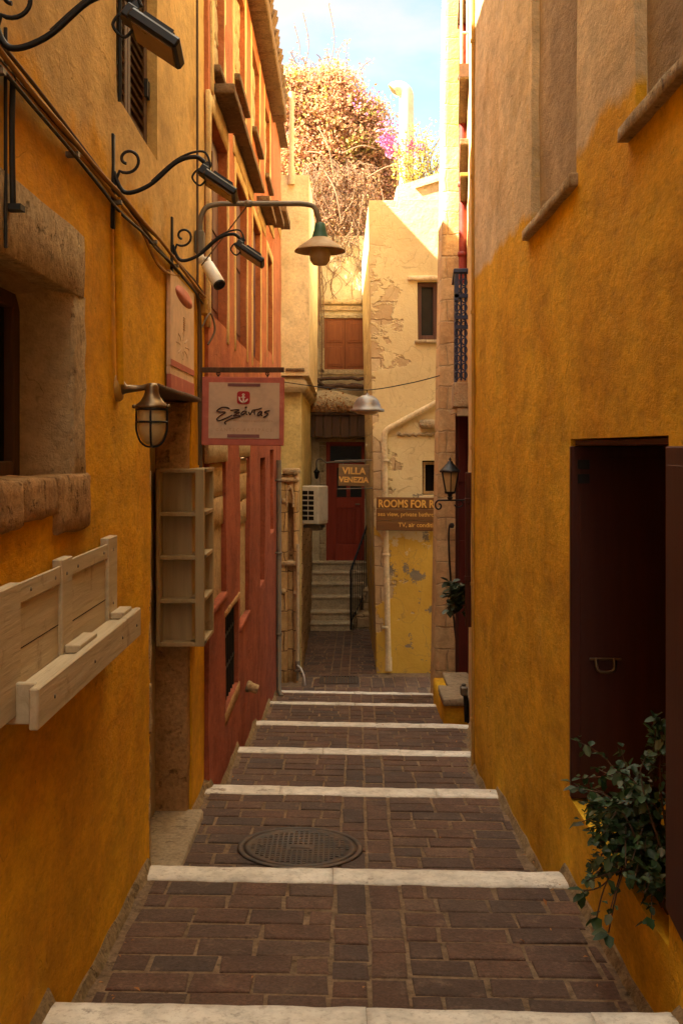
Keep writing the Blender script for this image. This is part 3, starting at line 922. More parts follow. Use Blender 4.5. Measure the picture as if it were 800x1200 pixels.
for i, h in enumerate(W0):
    y0, y1, z0, z1, dp = h
    b = MB()
    if i == 2:
        b.box(XR-dp-.02, XR-dp, y0, y1, z0, z1); b.build('dark_slit', M['dark'], rh)
        continue
    zz = z0; s = i*11+2
    cutz = {0: -.80, 1: -.72, 3: -.98}[i]
    while zz < z1-.02:
        q = min(zz+rnd(.18, .3), z1)
        if zz >= cutz: rough_block(b, XR-dp-.05, XR-dp+.012, y0+.003, y1-.003, zz, q-.003, .006, 4, s, freq=10, ch=.003)
        else: b.box(XR-dp-.05, XR-dp, y0, y1, zz, q)
        zz = q; s += 1
    b.build('niche_infill', M['stone'] if i != 3 else M['red'], rh)
    b = MB()
    rough_block(b, XR-dp, XR+.012, y0-.02, y1+.02, z0-.05, z0-.0, .006, 3, y0, ch=.006); b.build('niche_sill', M['red'], rh)
# lime patches above the niches
b = MB()
for (a, c, z0, z1) in ((dx(243), dx(266), -.095, .06), (dx(280), dx(292.5), -.075, .07)):
    rough_block(b, XR-.02, XR+.007, a, c, z0, z1, .002, 3, a, freq=9, ch=.003)
b.split('lime_patch', M['pale_stone'], rh)
# cellar window
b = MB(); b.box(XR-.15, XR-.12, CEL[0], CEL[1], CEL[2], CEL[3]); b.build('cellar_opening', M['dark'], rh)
b = MB()
for k in range(7):
    y = CEL[0]+.07+k*(CEL[1]-CEL[0]-.14)/6; b.tube([(XR-.035, y, CEL[2]), (XR-.035, y, CEL[3])], .011, 6)
for z in (-1.38, -1.62): b.box(XR-.042, XR-.028, CEL[0], CEL[1], z-.012, z+.012)
b.build('iron_grille', M['black'], rh)
b = MB(); rough_block(b, XR-.05, XR+.008, CEL[0]-.06, CEL[1]+.08, CEL[2]-.10, CEL[2]-.005, .007, 4, 5, ch=.006); b.build('cellar_sill', M['stone_warm'], rh)
b = MB(); rough_block(b, XR-.05, XR+.012, CEL[0]-.06, CEL[1]+.06, CEL[3]+.004, CEL[3]+.05, .006, 3, 8, ch=.008); b.build('cellar_lintel', M['stone_warm'], rh)
# stone spout
b = MB(); Mx = Matrix.Translation((-.76, 9.0, -2.02)) @ Matrix.Rotation(R(-72), 4, 'Y')
b.lathe([(.04, -.06), (.042, 0), (.05, .01), (.05, .035), (.036, .045), (.001, .04)], (0, 0, 0), 14, Mx)
b.build('stone_spout', M['stone'], label='short round stone spout sticking out low on the red wall', cat='spout', base=(-.8, 9, -2.05))
# downpipe
dp_ = empty('downpipe', (-.775, 13.2, -3.05), 'dark grey drainpipe at the far corner of the red wall', 'downpipe')
b = MB(); b.tube([(-.775, 13.2, -.15), (-.775, 13.2, -3.0), (-.74, 13.12, -3.06)], .033, 10); b.build('pipe', M['grey_metal'], dp_)
b = MB()
for z in (-.4, -1.3, -2.3): b.lathe([(.034, -.015), (.042, -.012), (.042, .012), (.034, .015)], (-.775, 13.2, z), 12); b.box(XR, -.79, 13.19, 13.21, z-.01, z+.01)
b.build('bracket', M['grey_metal'], dp_)

# ---------------------------------------------------------------- cream house (left, middle distance) with carved stone pier
ch_ = empty('cream_house', (-1.2, 17.5, -3.25), 'tall cream plaster house between the red house and the back door', 'house')
b = MB()
panel(b, lambda u, v, w: (u, 15.0+w, v), -2.2, -.456, 1.02, 3.84, (), .2, .01, .5, 1.2, 7)
panel(b, lambda u, v, w: (-.456-w, u, v), 15.0, 20.58, 1.02, 3.84, (), .3, .012, .5, 1.2, 8)
b.quad((-2.2, 15, 3.84), (-.456, 15, 3.84), (-.456, 20.58, 3.84), (-2.2, 20.58, 3.84))
b.quad((-2.2, 15, 1.02), (-.456, 15, 1.02), (-.456, 20.58, 1.02), (-2.2, 20.58, 1.02))
b.build('upper_wall', M['cream'], ch_)
b = MB()
rough_block(b, -2.1, -.50, 15.06, 20.5, .80, 1.02, .01, 4, 1, ch=.08); b.build('jetty', M['beige'], ch_)
b = MB(); rough_block(b, -.78, -.52, 14.97, 15.0, 1.08, 1.12, .004, 2, 3, ch=.004); b.build('drip_mould', M['slab'], ch_)
b = MB()
panel(b, lambda u, v, w: (u, 15.25+w, v), -2.2, -.575, -3.3, .82, [(-.70, -.615, -.42, .72, .12)], .2, .01, .5, 1.2, 9)
panel(b, lambda u, v, w: (-.575-w, u, v), 15.25, 20.58, -1.1, .82, (), .3, .012, .5, 1.2, 10)
b.build('lower_wall', M['olive'], ch_)
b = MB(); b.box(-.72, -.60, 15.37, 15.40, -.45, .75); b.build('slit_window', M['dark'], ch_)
b = MB()
panel(b, lambda u, v, w: (-.565-w, u, v), 15.27, 20.57, -3.3, -1.09, (), .16, .03, .5, 3.0, 11)
b.build('rubble_base', M['rubble'], ch_)
b = MB()
rough_block(b, -1.0, -.735, 14.52, 15.24, -3.3, -.36, .008, 4, 2, freq=4, ch=.02)
rough_block(b, -.655, -.592, 14.52, 15.24, -3.3, -.36, .008, 4, 6, freq=4, ch=.02)
rough_block(b, -.735, -.655, 14.60, 15.24, -3.3, -1.55, .006, 4, 8, freq=4, ch=.008)
rough_block(b, -.735, -.655, 14.53, 15.24, -.75, -.36, .006, 4, 9, freq=4, ch=.008)
b.build('stone_pier', M['ashlar'], ch_)
b = MB(); b.box(-.74, -.65, 14.74, 14.78, -1.56, -.72); b.build('niche', M['stone_warm'], ch_)
b = MB(); rough_block(b, -.80, -.575, 14.46, 14.9, -.35, -.28, .006, 3, 3, ch=.01); b.build('ledge', M['pale_stone'], ch_)
b = MB()
for (z0, z1, w) in ((-1.60, -1.54, .03), (-.46, -.40, .02)): rough_block(b, -.81-w*.3, -.60+w, 14.48, 14.7, z0, z1, .005, 3, z0, ch=.01)
b.tube(bez([(-.74, 14.50, -.80), (-.74, 14.50, -.62), (-.70, 14.5, -.52), (-.66, 14.5, -.62), (-.655, 14.5, -.8)], 6), .014, 8)
for (x, z) in ((-.78, -.72), (-.62, -1.98), (-.79, -1.95)): b.lathe([(.001, -.04), (.03, -.03), (.04, 0), (.03, .03), (.001, .04)], (x, 14.52, z), 10)
b.split('carved_moulding', M['stone'], ch_)
b = MB(); b.tube([(-.70, 14.98, 3.84), (-.70, 14.98, 5.0)], .035, 10); b.tube([(-.70, 14.98, 3.7), (-.70, 14.98, 3.95)], .05, 10)
b.build('vent_pipe', M['cream'], ch_)
# thin water pipe with tap
wp = empty('water_pipe', (-.60, 14.4, -3.2), 'thin cream water pipe with a tap and hose at the foot of the stone pier', 'pipe')
b = MB(); b.tube([(-.59, 14.42, -1.3), (-.592, 14.42, -2.88)], .022, 8); b.build('pipe', M['cream_wood'], wp)
b = MB(); b.tube([(-.592, 14.42, -2.88), (-.592, 14.42, -2.98)], .03, 8); b.tube([(-.592, 14.40, -2.98), (-.592, 14.40, -3.14)], .018, 8); b.box(-.63, -.55, 14.37, 14.43, -3.02, -2.99)
b.build('tap', M['grey_metal'], wp)
b = MB(); b.tube(bez([(-.592, 14.38, -2.93), (-.54, 14.3, -2.96), (-.50, 14.28, -3.06), (-.49, 14.3, -3.18)], 6), .011, 6); b.build('hose', M['white_plastic'], wp)

# air conditioner
AM = Matrix.Translation((-.43, 15.75, -1.12)) @ Matrix.Rotation(R(-26), 4, 'Z')
ac = empty('air_conditioner', (-.43, 15.75, -1.12), 'white boxy air conditioner unit on the wall before the crimson door', 'air conditioner')
b = MB(); b.box(-.15, .15, -.09, .22, .0, .56, AM, ch=.012)
for k in range(7): b.box(.15, .158, -.04+k*.036, -.02+k*.036, .05, .5, AM)
b.build('casing', M['ac_white'], ac)
b = MB()
for i in range(2):
    for j in range(6):
        b.box(-.115+i*.10, -.03+i*.10, -.094, -.089, .06+j*.075, .115+j*.075, AM)
b.build('grille', M['dark'], ac)
b = MB(); b.box(-.2, .12, .0, .03, -.06, -.02, AM); b.box(-.2, .12, .15, .18, -.06, -.02, AM); b.box(-.02, .08, .0, .18, -.10, -.05, AM)
b.build('bracket', M['grey_metal'], ac)

# ---------------------------------------------------------------- back house with the red door
YB = 20.6
bh = empty('beige_house', (0, 21.5, -2.2), 'old beige house closing the lane with a red door and rust brown shutters', 'house')
DR = (px(382, YB), px(427, YB), pz(659, YB), pz(518, YB), .12)
BW = (px(380, YB), px(428, YB), pz(433, YB), pz(373, YB), .04)
b = MB()
panel(b, lambda u, v, w: (u, YB+w, v), -1.4, 1.2, -3.4, 4.1, (DR, BW), .2, .014, 3.0, 1.4, 12)
b.build('wall', M['beige'], bh)
b = MB()
b.box(-1.4, .9, YB-.04, YB+.02, pz(364, YB), pz(359, YB)); rough_block(b, -1.4, .9, YB-.06, YB-.01, pz(357, YB), pz(351, YB), .006, 3, 4, ch=.008)
b.split('string_course', M['stone'], bh)
b = MB(); fw = .09
for (a, c, e, f) in ((BW[0]-fw, BW[0], BW[2]-.06, BW[3]+.05), (BW[1], BW[1]+fw, BW[2]-.06, BW[3]+.05), (BW[0], BW[1], BW[3], BW[3]+.06), (BW[0]-fw-.03, BW[1]+fw+.03, BW[2]-.10, BW[2]-.003)):
    b.box(a, c, YB-.025, YB+.02, e, f, ch=.004)
b.split('window_frame', M['pale_stone'], bh)
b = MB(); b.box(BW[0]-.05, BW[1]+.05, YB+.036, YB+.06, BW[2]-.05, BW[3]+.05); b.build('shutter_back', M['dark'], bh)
for s in (0, 1):
    b = MB(); m_ = (BW[0]+BW[1])/2
    a, c = (BW[0], m_-.003) if s == 0 else (m_+.003, BW[1])
    b.box(a, c, YB+.005, YB+.035, BW[2], BW[3])
    for (e, f) in ((BW[2]+.06, BW[2]+.44), (BW[2]+.52, BW[3]-.06)):
        b.box(a+.05, c-.05, YB-.006, YB+.006, e, f, ch=.006); b.box(a+.09, c-.09, YB-.012, YB-.004, e+.04, f-.04, ch=.004)
    b.build('shutter', M['shutter_rust'], bh)
# door
b = MB(); x0, x1, z0, z1, _ = DR
b.box(x0, x1, YB+.08, YB+.12, z0, z1)
fx = x0+.20
for (a, c, e, f) in ((x0, x0+.06, z0, z1), (x1-.05, x1, z0, z1), (x0+.06, x1-.05, z1-.07, z1), (x0+.16, x0+.20, z0, z1-.4)):
    b.box(a, c, YB+.03, YB+.08, e, f, ch=.006)
b.box(x0+.2, x1-.05, YB+.05, YB+.081, z0, z0+.35, ch=.004); b.box(x0+.2, x1-.05, YB+.05, YB+.081, z0+1.05, z0+1.25, ch=.004); b.box(x0+.06, x1-.05, YB+.05, YB+.081, z1-.48, z1-.38, ch=.004)
for k in range(5): b.box(x0+.22+k*.09, x0+.295+k*.09, YB+.06, YB+.083, z0+.36, z0+1.04, ch=.006)
b.box(x0+.40, x0+.46, YB+.05, YB+.081, z0+1.25, z1-.45, ch=.004)
dr = b.build('door', M['door_red'], bh)
b = MB()
b.box(x0+.21, x0+.39, YB+.072, YB+.078, z0+1.26, z1-.5); b.box(x0+.47, x1-.06, YB+.072, YB+.078, z0+1.26, z1-.5); b.box(x0+.08, x1-.06, YB+.072, YB+.078, z1-.37, z1-.08)
b.build('pane', M['glass'], dr)
b = MB(); b.tube([(x1-.10, YB+.03, z0+1.12), (x1-.18, YB+.03, z0+1.12)], .014, 8); b.tube([(x1-.10, YB+.08, z0+1.12), (x1-.10, YB+.03, z0+1.12)], .014, 8); b.build('handle', M['brass'], dr)
b = MB()
for (x, s) in ((x1+.005, 1),):
    zz = -2.25
    while zz < .1:
        q = min(zz+rnd(.3, .5), .12); rough_block(b, x, x+.16, YB-.05, YB+.02, zz, q-.012, .008, 3, zz*3, ch=.01); zz = q
zz = -2.25
while zz < .1:
    q = min(zz+rnd(.3, .5), .12); rough_block(b, x0-.13, x0-.005, YB-.04, YB+.02, zz, q-.012, .006, 3, zz*5, ch=.01); zz = q
b.split('door_jamb', M['pale_stone'], bh)
b = MB()
rough_block(b, x0-.2, .62, YB-.10, YB, .125, .19, .004, 3, 2, ch=.01); rough_block(b, x0-.22, .64, YB-.15, YB, .195, .27, .004, 3, 5, ch=.012)
b.build('door_lintel', M['stone'], bh)
# porch roof with its dark fascia, sagging hood and log beam above
b = MB()
for k in range(9):
    a = -.82+k*.161; b.box(a, a+.154, 20.12, 20.16, .21+rnd(-.02, .01), .62, ch=.004)
b.box(-.84, .62, 20.08, YB, .62, .68, ch=.01)
b.box(-.82, -.76, 20.17, YB, .2, .615); b.box(.55, .60, 20.17, YB, .24, .615)
b.build('porch_roof', M['brown_wood'], bh)
b = MB()
n = 14
vs = []; fs = []
for i in range(n+1):
    x = -.62+1.2*i/n
    top = .88+.24*math.sin(PI*min(1, (i/n)*.62+.36)) + mnoise.noise(Vector((x*4, 1, 2)))*.03
    for (yy, zz) in ((20.59, top), (20.35, top-.02), (20.15, top-.1), (20.1, .82+mnoise.noise(Vector((x*5, 3, 2)))*.03), (20.1, .685)):
        vs.append((x, yy, zz))
for i in range(n):
    for k in range(4): fs.append((i*5+k, (i+1)*5+k, (i+1)*5+k+1, i*5+k+1))
b.add(vs, fs, True); b.build('porch_hood', M['pale_stone'], bh)
b = MB(); pts = [(-.66+1.3*k/12, 20.45+rnd(-.02, .02), 1.18+rnd(-.02, .03)) for k in range(13)]
b.tube(pts, [.05+rnd(-.012, .015) for _ in pts], 8); pts = [(-.66+1.3*k/12, 20.5, 1.33+rnd(-.015, .02)) for k in range(13)]; b.tube(pts, .035, 7)
b.tube([(-.62, 20.5, 1.42), (-.35, 20.35, 1.2)], .03, 7)
b.split('beam', M['brown_wood'], bh)
def leaves(mb, pts, size, flat=0.0, asp=.55, bend=.3, nrm=None):
    for p in pts:
        L = size*rnd(.6, 1.25); W = L*asp
        q = Quaternion(Vector((rnd(-1, 1), rnd(-1, 1), rnd(-1, 1))).normalized(), rnd(0, 2*PI))
        if flat and random.random() < flat: q = Quaternion(Vector((0, 0, 1)), rnd(0, 2*PI)) @ Quaternion(Vector((1, 0, 0)), rnd(-.7, .7))
        pp = Vector(p)
        vs = [Vector((0, -L/2, 0)), Vector((W/2, 0, L*bend*.3)), Vector((0, L/2, 0)), Vector((-W/2, 0, L*bend*.3))]
        mb.add([pp + q @ v for v in vs], [(0, 1, 2), (0, 2, 3)], True)
b = MB(); pp = []
for _ in range(1400):
    x = rnd(-.80, .22); pp.append((x, 20.1+rnd(-.08, .10), .68 + abs(random.gauss(0, .13))*(1-abs(x+.3)*.6)))
leaves(b, pp, .05, 0); lit = b.build('leaf_litter', M['moss'], label='heap of russet dead leaves caught on the dark porch roof', cat='dead leaves', kind='stuff')

# steps up to the door
b = MB()
ys = [658, 670, 683.5, 698.5, 716.5, 730]
ds = [20.45, 20.15, 19.87, 19.6, 19.33, 19.06]
for i, (yy, dd) in enumerate(zip(ys, ds)):
    zt = pz(yy, dd); w = (i/5.0)
    xl = -.56; xr = .56 - .36*w
    back = 20.62
    rough_block(b, xl, xr, dd, back, -3.4, zt-.03, .006, 4, i*3, freq=5, ch=.01)
    rough_block(b, xl, xr+.02, dd-.025, dd+.3, zt-.05, zt, .006, 4, i*5, freq=6, ch=.01)
b.build('door_steps', M['step'], kind='structure')
b = MB(); rough_block(b, .21, .62, 19.3, 20.3, -3.4, -3.0, .015, 4, 3, ch=.03); rough_block(b, .40, .62, 19.65, 20.58, -3.4, -2.6, .015, 4, 5, ch=.03)
b.build('step_side_wall', M['rubble'], label='low rubble wall beside the door steps behind the railing', cat='low wall')

# railing
hr = empty('stair_railing', (.3, 19.6, -3.25), 'black iron handrail with thin bars beside the stone steps to the red door', 'railing')
A0 = Vector((.168, 18.98, pz(738, 18.98))); A1 = Vector((.168, 18.98, pz(668, 18.98)))
B0 = Vector((.525, 20.2, pz(700, 20.2))); B1 = Vector((.525, 20.2, pz(609, 20.2)))
b = MB(); b.tube([A1+Vector((-.005, -.02, -.12)), A1, B1, B1+Vector((.02, .05, .04))], .019, 8); b.build('handrail', M['black'], hr)
b = MB(); b.tube([A0, A1], .019, 8); b.build('post', M['black'], hr)
b = MB(); b.tube([B0, B1], .017, 8); b.build('post', M['black'], hr)
b = MB()
A2 = A0+Vector((0, 0, .14)); B2 = B0+Vector((0, 0, .22))
b.tube([A2, B2], .012, 6)
for k in range(1, 10):
    f = k/10; b.tube([A2.lerp(B2, f), A1.lerp(B1, f)], .008, 6)
b.build('bars', M['black'], hr)

# small door lamp with a curved pipe
dl = empty('door_lamp', (-.47, 20.3, -.6), 'small dark lamp on a curved pipe next to the crimson door', 'lamp')
b = MB(); b.tube(bez([(-.47, 20.2, -.38), (-.47, 20.2, -.25), (-.40, 20.2, -.20), (-.30, 20.2, -.27), (-.15, 20.2, -.27), (.44, 20.25, -.26)], 8), .014, 8); b.build('arm', M['grey_metal'], dl)
b = MB(); b.lathe([(.012, -.36), (.02, -.40), (.055, -.44), (.06, -.46), (.048, -.47), (.035, -.56), (.02, -.58), (.001, -.59)], (-.47, 20.2, 0), 12); b.build('shade', M['black'], dl)

# VILLA VENEZIA board
vv = empty('hanging_board', (.18, 15.6, -.6), 'small weathered wooden board lettered VILLA VENEZIA before the red door', 'sign')
vm = Matrix.Translation((px(414.5, 15.6), 15.6, pz(557, 15.6))) @ Matrix.Rotation(R(1.5), 4, 'Y')
b = MB(); b.box(-.225, .225, -.010, .010, -.16, .16, vm, ch=.006); b.build('board', M['villa_wood'], vv)
tm = vm @ Matrix.Translation((0, -.016, 0)) @ Matrix.Rotation(PI/2, 4, 'X')
b = MB(); text_mb(b, 'VILLA', tm @ Matrix.Translation((.0, .06, 0)), .135, .004, bold=.004); text_mb(b, 'VENEZIA', tm @ Matrix.Translation((.0, -.068, 0)), .108, .004, bold=.004)
b.build('lettering', M['letter2'], vv)
b = MB(); b.tube([(px(392, 15.6), 15.615, pz(540, 15.6)), (px(438.5, 15.6), 15.615, pz(539, 15.6))], .008, 6); b.tube([(px(396, 15.6), 15.615, pz(573, 15.6)), (px(438.5, 15.6), 15.615, pz(572, 15.6))], .008, 6)
for x in (402, 428): b.tube([(px(x, 15.6), 15.615, pz(540, 15.6)), (px(x, 15.6), 15.615, pz(546, 15.6))], .005, 5)
b.split('rod', M['grey_metal'], vv)

# ---------------------------------------------------------------- patched cream and yellow house (centre right)
YT = 15.2
th = empty('patched_house', (1.0, 16.5, -3.25), 'sunlit cream house with peeling yellow paint at the turn of the lane', 'house')
def lean(u, v):  # left edge leans in towards the top
    k = (1.8-u)/(1.8-.39)
    return u + max(0, k)*.11*(3.53-v)/6.8
TW = (1.07, 1.42, 1.544, 2.37, .14); TL = (1.119, 1.37, -.67, -.18, .2)
b = MB()
panel(b, lambda u, v, w: (lean(u, v), YT+w, v), .39, 1.8, -3.4, 3.53, (TW, TL), .14, .016, 5.3, 1.6, 20)
b.build('wall', M['tower'], th)
b = MB()
b.hexa([(.79, YT+.01, 3.535), (1.8, YT+.01, 3.535), (1.8, 20.5, 3.535), (.79, 20.5, 3.535), (.79, YT+.01, 3.735), (1.8, YT+.01, 4.05), (1.8, 20.5, 4.05), (.79, 20.5, 3.735)])
b.build('parapet', M['cream'], th)
b = MB(); b.hexa([(1.05, YT-.02, 3.70), (1.8, YT-.02, 3.93), (1.8, YT+.03, 3.93), (1.05, YT+.03, 3.70), (1.05, YT-.02, 3.745), (1.8, YT-.02, 3.975), (1.8, YT+.03, 3.975), (1.05, YT+.03, 3.745)])
b.build('coping', M['cream'], th)
b = MB()
for (a, c, e, f) in ((1.075, 1.13, 1.55, 2.365), (1.30, 1.36, 1.55, 2.365), (1.13, 1.30, 2.30, 2.365), (1.13, 1.30, 1.55, 1.61), (1.36, 1.42, 1.55, 2.36)): b.box(lean(a, 2), lean(c, 2), YT+.06, YT+.11, e, f, ch=.004)
wv = b.build('window', M['win_wood'], th)
b = MB(); b.box(1.08, 1.45, YT+.105, YT+.112, 1.545, 2.37); b.build('pane', M['glass'], wv)
b = MB(); rough_block(b, 1.04, 1.45, YT-.05, YT+.05, 1.49, 1.54, .006, 3, 2, ch=.008); b.build('window_sill', M['pale_stone'], th)
b = MB(); rough_block(b, .94, 1.5, YT-.05, YT+.02, 2.385, 2.45, .005, 3, 6, ch=.008); b.build('window_hood', M['cream'], th)
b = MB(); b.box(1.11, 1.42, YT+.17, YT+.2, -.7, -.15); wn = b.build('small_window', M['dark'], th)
b = MB()
for (a, c, e, f) in ((1.17, 1.2, -.66, -.2), (1.2, 1.38, -.66, -.62), (1.2, 1.38, -.24, -.2)): b.box(a, c, YT+.10, YT+.17, e, f)
b.build('window_frame', M['stone'], wn)
b = MB(); b.box(1.10, 1.42, YT-.03, YT+.02, -.73, -.68, ch=.006); b.build('small_sill', M['cream'], th)
b = MB()
pts = [(px(465, YT)+k*.03, YT-.02, pz(509, YT)+.012*math.sin(k*1.9)+rnd(-.004, .004)) for k in range(26)]
b.tube(pts, [.024+.007*math.sin(k*2.4) for k in range(26)], 8); b.build('rope_moulding', M['pale_stone'], th)
b = MB(); rough_block(b, px(491, YT), px(520, YT), YT-.10, YT+.02, pz(502, YT), pz(492, YT), .02, 4, 3, ch=.03); b.build('broken_corbel', M['pale_stone'], th)
b = MB(); d_ = YT-.05
b.tube(bez([(px(520, d_), d_, pz(467, d_)), (px(470, d_), d_, pz(494, d_)), (px(453, d_), d_, pz(504, d_)), (px(450, d_), d_, pz(514, d_)), (px(450, d_), d_, pz(530, d_))], 6), .043, 10); b.build('drain_branch', M['cream'], th)
b = MB(); b.tube([(px(450, d_), d_, pz(508, d_)), (px(452, d_), d_, pz(640, d_)), (px(455, d_), d_, pz(780, d_))], .042, 10)
for y in (540, 650, 735): b.lathe([(.044, -.02), (.054, -.016), (.054, .016), (.044, .02)], (px(452, d_), d_, pz(y, d_)), 12)
b.tube([(px(455, d_), d_, pz(770, d_)), (px(455, d_), d_-.02, pz(786, d_))], .05, 10)
b.build('drainpipe', M['cream'], th)
b = MB()
cx, cy = px(474, 18), 18
cx = px(476, 18); zc_ = pz(113, 18)
b.tube([(cx, cy, 3.6), (cx, cy, zc_-.3), (cx, cy, zc_)] + [(cx-.135+.135*math.cos(a*PI/12), cy, zc_+.135*math.sin(a*PI/12)) for a in range(1, 10)], .122, 18, False)
b.build('chimney', M['chimney'], th)

# ROOMS FOR RENT sign
sg = empty('rental_sign', (1.0, 15.05, -1.2), 'brown plank sign with orange letters offering rooms on the patched yellow wall', 'sign')
sm = Matrix.Translation((1.02, 15.04, pz(602.5, 15.04))) @ Matrix.Rotation(R(.7), 4, 'Y')
b = MB()
b.box(-.53, .53, -.015, .015, .075, .235, sm, ch=.006); b.box(-.53, .53, -.017, .013, -.09, .070, sm, ch=.006); b.box(-.53, .53, -.014, .014, -.235, -.094, sm, ch=.006)
b.split('plank', M['sign_wood'], sg)
b = MB(); tm = sm @ Matrix.Translation((0, -.018, 0)) @ Matrix.Rotation(PI/2, 4, 'X')
text_mb(b, 'ROOMS FOR RENT', tm @ Matrix.Translation((-.505, .14, 0)) @ Matrix.Diagonal((.80, 1, 1, 1)), .150, .004, 'LEFT', .004)
b.build('heading', M['letter'], sg)
b = MB()
text_mb(b, 'sea view, private bathroom,', tm @ Matrix.Translation((-.51, -.005, 0)), .082, .003, 'LEFT', .001)
text_mb(b, 'TV, air conditioned', tm @ Matrix.Translation((-.22, -.155, 0)), .085, .003, 'LEFT', .001)
b.build('small_lettering', M['letter'], sg)

# ---------------------------------------------------------------- stone house on the right (pier + receding facade with balconies)
sh_ = empty('stone_house', (2.2, 11, -3.2), 'tall house with a bare stone pier, blue balcony and dark red door', 'house')
def fx_(d): return .98 + .108*(d-7.9)
b = MB()
def pier_x(z): return 1.145 + (z+3.3)*.0172
prev = None
zs = [-3.4+.2*k for k in range(47)]
n = 8
vs = []; fs = []
for j, z in enumerate(zs):
    xl = pier_x(z)
    for k in range(n+1):
        x = xl + (1.62-xl)*k/n
        vs.append((x, 13.2 - (mnoise.noise(Vector((x*7, z*7, 1)))*.02+.0), z))
    for k in range(1, 4): vs.insert(len(vs), (1.62 if False else xl, 13.2+k*.2, z))
W = n+4
for j in range(len(zs)-1):
    for k in range(n): fs.append((j*W+k, j*W+k+1, (j+1)*W+k+1, (j+1)*W+k))
    o0 = n+1
    fs.append((j*W, j*W+o0, (j+1)*W+o0, (j+1)*W)); fs.append((j*W+o0, j*W+o0+1, (j+1)*W+o0+1, (j+1)*W+o0)); fs.append((j*W+o0+1, j*W+o0+2, (j+1)*W+o0+2, (j+1)*W+o0+1))
b.add(vs, fs, True); b.build('pier', M['masonry'], sh_)
b = MB()
RD = (11.9, 12.75, -2.75, .5, .12); RW = (9.2, 9.7, -1.6, -.2, .1)
panel(b, lambda u, v, w: (fx_(u)+w, u, v), 7.88, 13.25, -3.4, 5.6, (RD,), .25, .012, .9, 1.2, 31)
b.box(1.75, 4.5, 8.0, 14.2, -3.4, 5.6)
b.build('wall', M['sand'], sh_)
b = MB(); b.box(fx_(11.9)-.02, fx_(12.75)+.0, 12.70, 12.74, RD[2], RD[3], ch=.004); b.box(1.42, 1.55, 11.92, 11.96, RD[2], RD[3])
for z in (-1.6, -.4): b.box(fx_(12)-.03, fx_(12)+.05, 12.685, 12.70, z, z+.5, ch=.004)
b.build('door', M['darkred'], sh_)
b = MB(); b.box(1.113, 1.25, 9.58, 9.62, -1.61, -.22, ch=.006)
for z in (-1.2, -.5): b.box(1.108, 1.25, 9.57, 9.63, z, z+.05, ch=.004)
b.build('shutter', M['brownred'], sh_)
b = MB(); b.tube([(1.47, 12.95, 5.5), (1.47, 12.95, 2.0)], .05, 10)
for z in (4.5, 3.2, 2.35): b.lathe([(.05, -.03), (.062, -.025), (.062, .025), (.05, .03)], (1.47, 12.95, z), 12)
b.build('downpipe', M['redpipe'], sh_)
for i, (d0, d1, x0, x1, z, th_) in enumerate(((11.2, 13.1, 1.26, 1.415, 5.14, .10), (11.35, 13.1, 1.25, 1.43, 3.93, .11), (11.6, 13.1, 1.285, 1.44, 3.30, .07), (11.75, 13.1, 1.30, 1.45, 2.98, .06))):
    b = MB()
    b.hexa([(x0, d0, z), (fx_(d0)+.05, d0, z), (fx_(d1)+.05, d1, z), (x1, d1, z), (x0, d0, z+th_), (fx_(d0)+.05, d0, z+th_), (fx_(d1)+.05, d1, z+th_), (x1, d1, z+th_)])
    sl = b.build('balcony_slab', M['slab'], sh_, bevel=.012)
    if i == 1:
        b = MB()
        for k in range(9):
            f = k/8; b.tube([(x0+.03+(x1-x0)*f, d0+.03+(d1-d0-.06)*f, z+th_), (x0+.03+(x1-x0)*f, d0+.03+(d1-d0-.06)*f, z+.95)], .012, 6)
        for zz in (.14, .5, .95): b.tube([(x0+.03, d0+.03, z+zz), (x1+.03, d1-.03, z+zz)], .014, 6); b.tube([(x0+.03, d0+.03, z+zz), (fx_(d0), d0+.03, z+zz)], .014, 6)
        b.tube([(x0+.09, d0+.03, z+th_), (x0+.09, d0+.03, z+.95)], .012, 6)
        b.build('railing', M['ac_white'], sl)
        b = MB(); b.box(x0-.004, x0+.12, d0-.006, d0-.002, z+.02, z+th_+.05); b.build('rust_stain_plate', M['rustplate'], sl)
b = MB(); b.box(1.30, 1.5, 11.7, 11.74, 2.99, 3.02); b.build('yellow_lath', M['ochre_paint'], sh_)
# blue balcony
bal = MB(); bal.hexa([(1.255, 12.0, .46), (1.50, 12.0, .46), (1.52, 12.9, .46), (1.33, 12.9, .46), (1.255, 12.0, .74), (1.50, 12.0, .74), (1.52, 12.9, .74), (1.33, 12.9, .74)])
bl = bal.build('balcony', M['concrete'], sh_, bevel=.015)
b = MB()
for z in (1.98, 1.71, 1.47, 1.36): b.box(1.27, 1.50, 11.98, 12.03, z-.02, z+.02)
b.box(1.27, 1.315, 11.98, 12.03, 1.66, 1.96)
b.box(1.26, 1.53, 11.96, 12.05, 1.97, 2.015, ch=.005)
b.hexa([(1.255, 11.98, 1.97), (1.30, 11.98, 1.97), (1.38, 12.9, 1.97), (1.33, 12.9, 1.97), (1.255, 11.98, 2.0), (1.30, 11.98, 2.0), (1.38, 12.9, 2.0), (1.33, 12.9, 2.0)])
for k in range(9):
    f = k/8; b.tube([(1.295+.075*f, 12.02+.88*f, .76), (1.295+.075*f, 12.02+.88*f, 1.99)], .014, 6)
for k in range(5): b.tube([(1.30+k*.045, 12.01, .76), (1.30+k*.045, 12.01, 1.99)], .013, 6)
for k in range(12):
    z = .82+k*.095; b.tube([(1.30+.03*math.cos(a), 12.0, z+.04*math.sin(a)) for a in [q*PI/5 for q in range(11)]], .008, 5); b.tube([(1.38+.03*math.cos(a), 12.0, z+.04*math.sin(a)) for a in [q*PI/5 for q in range(11)]], .008, 5)
b.build('railing', M['blue_iron'], bl)
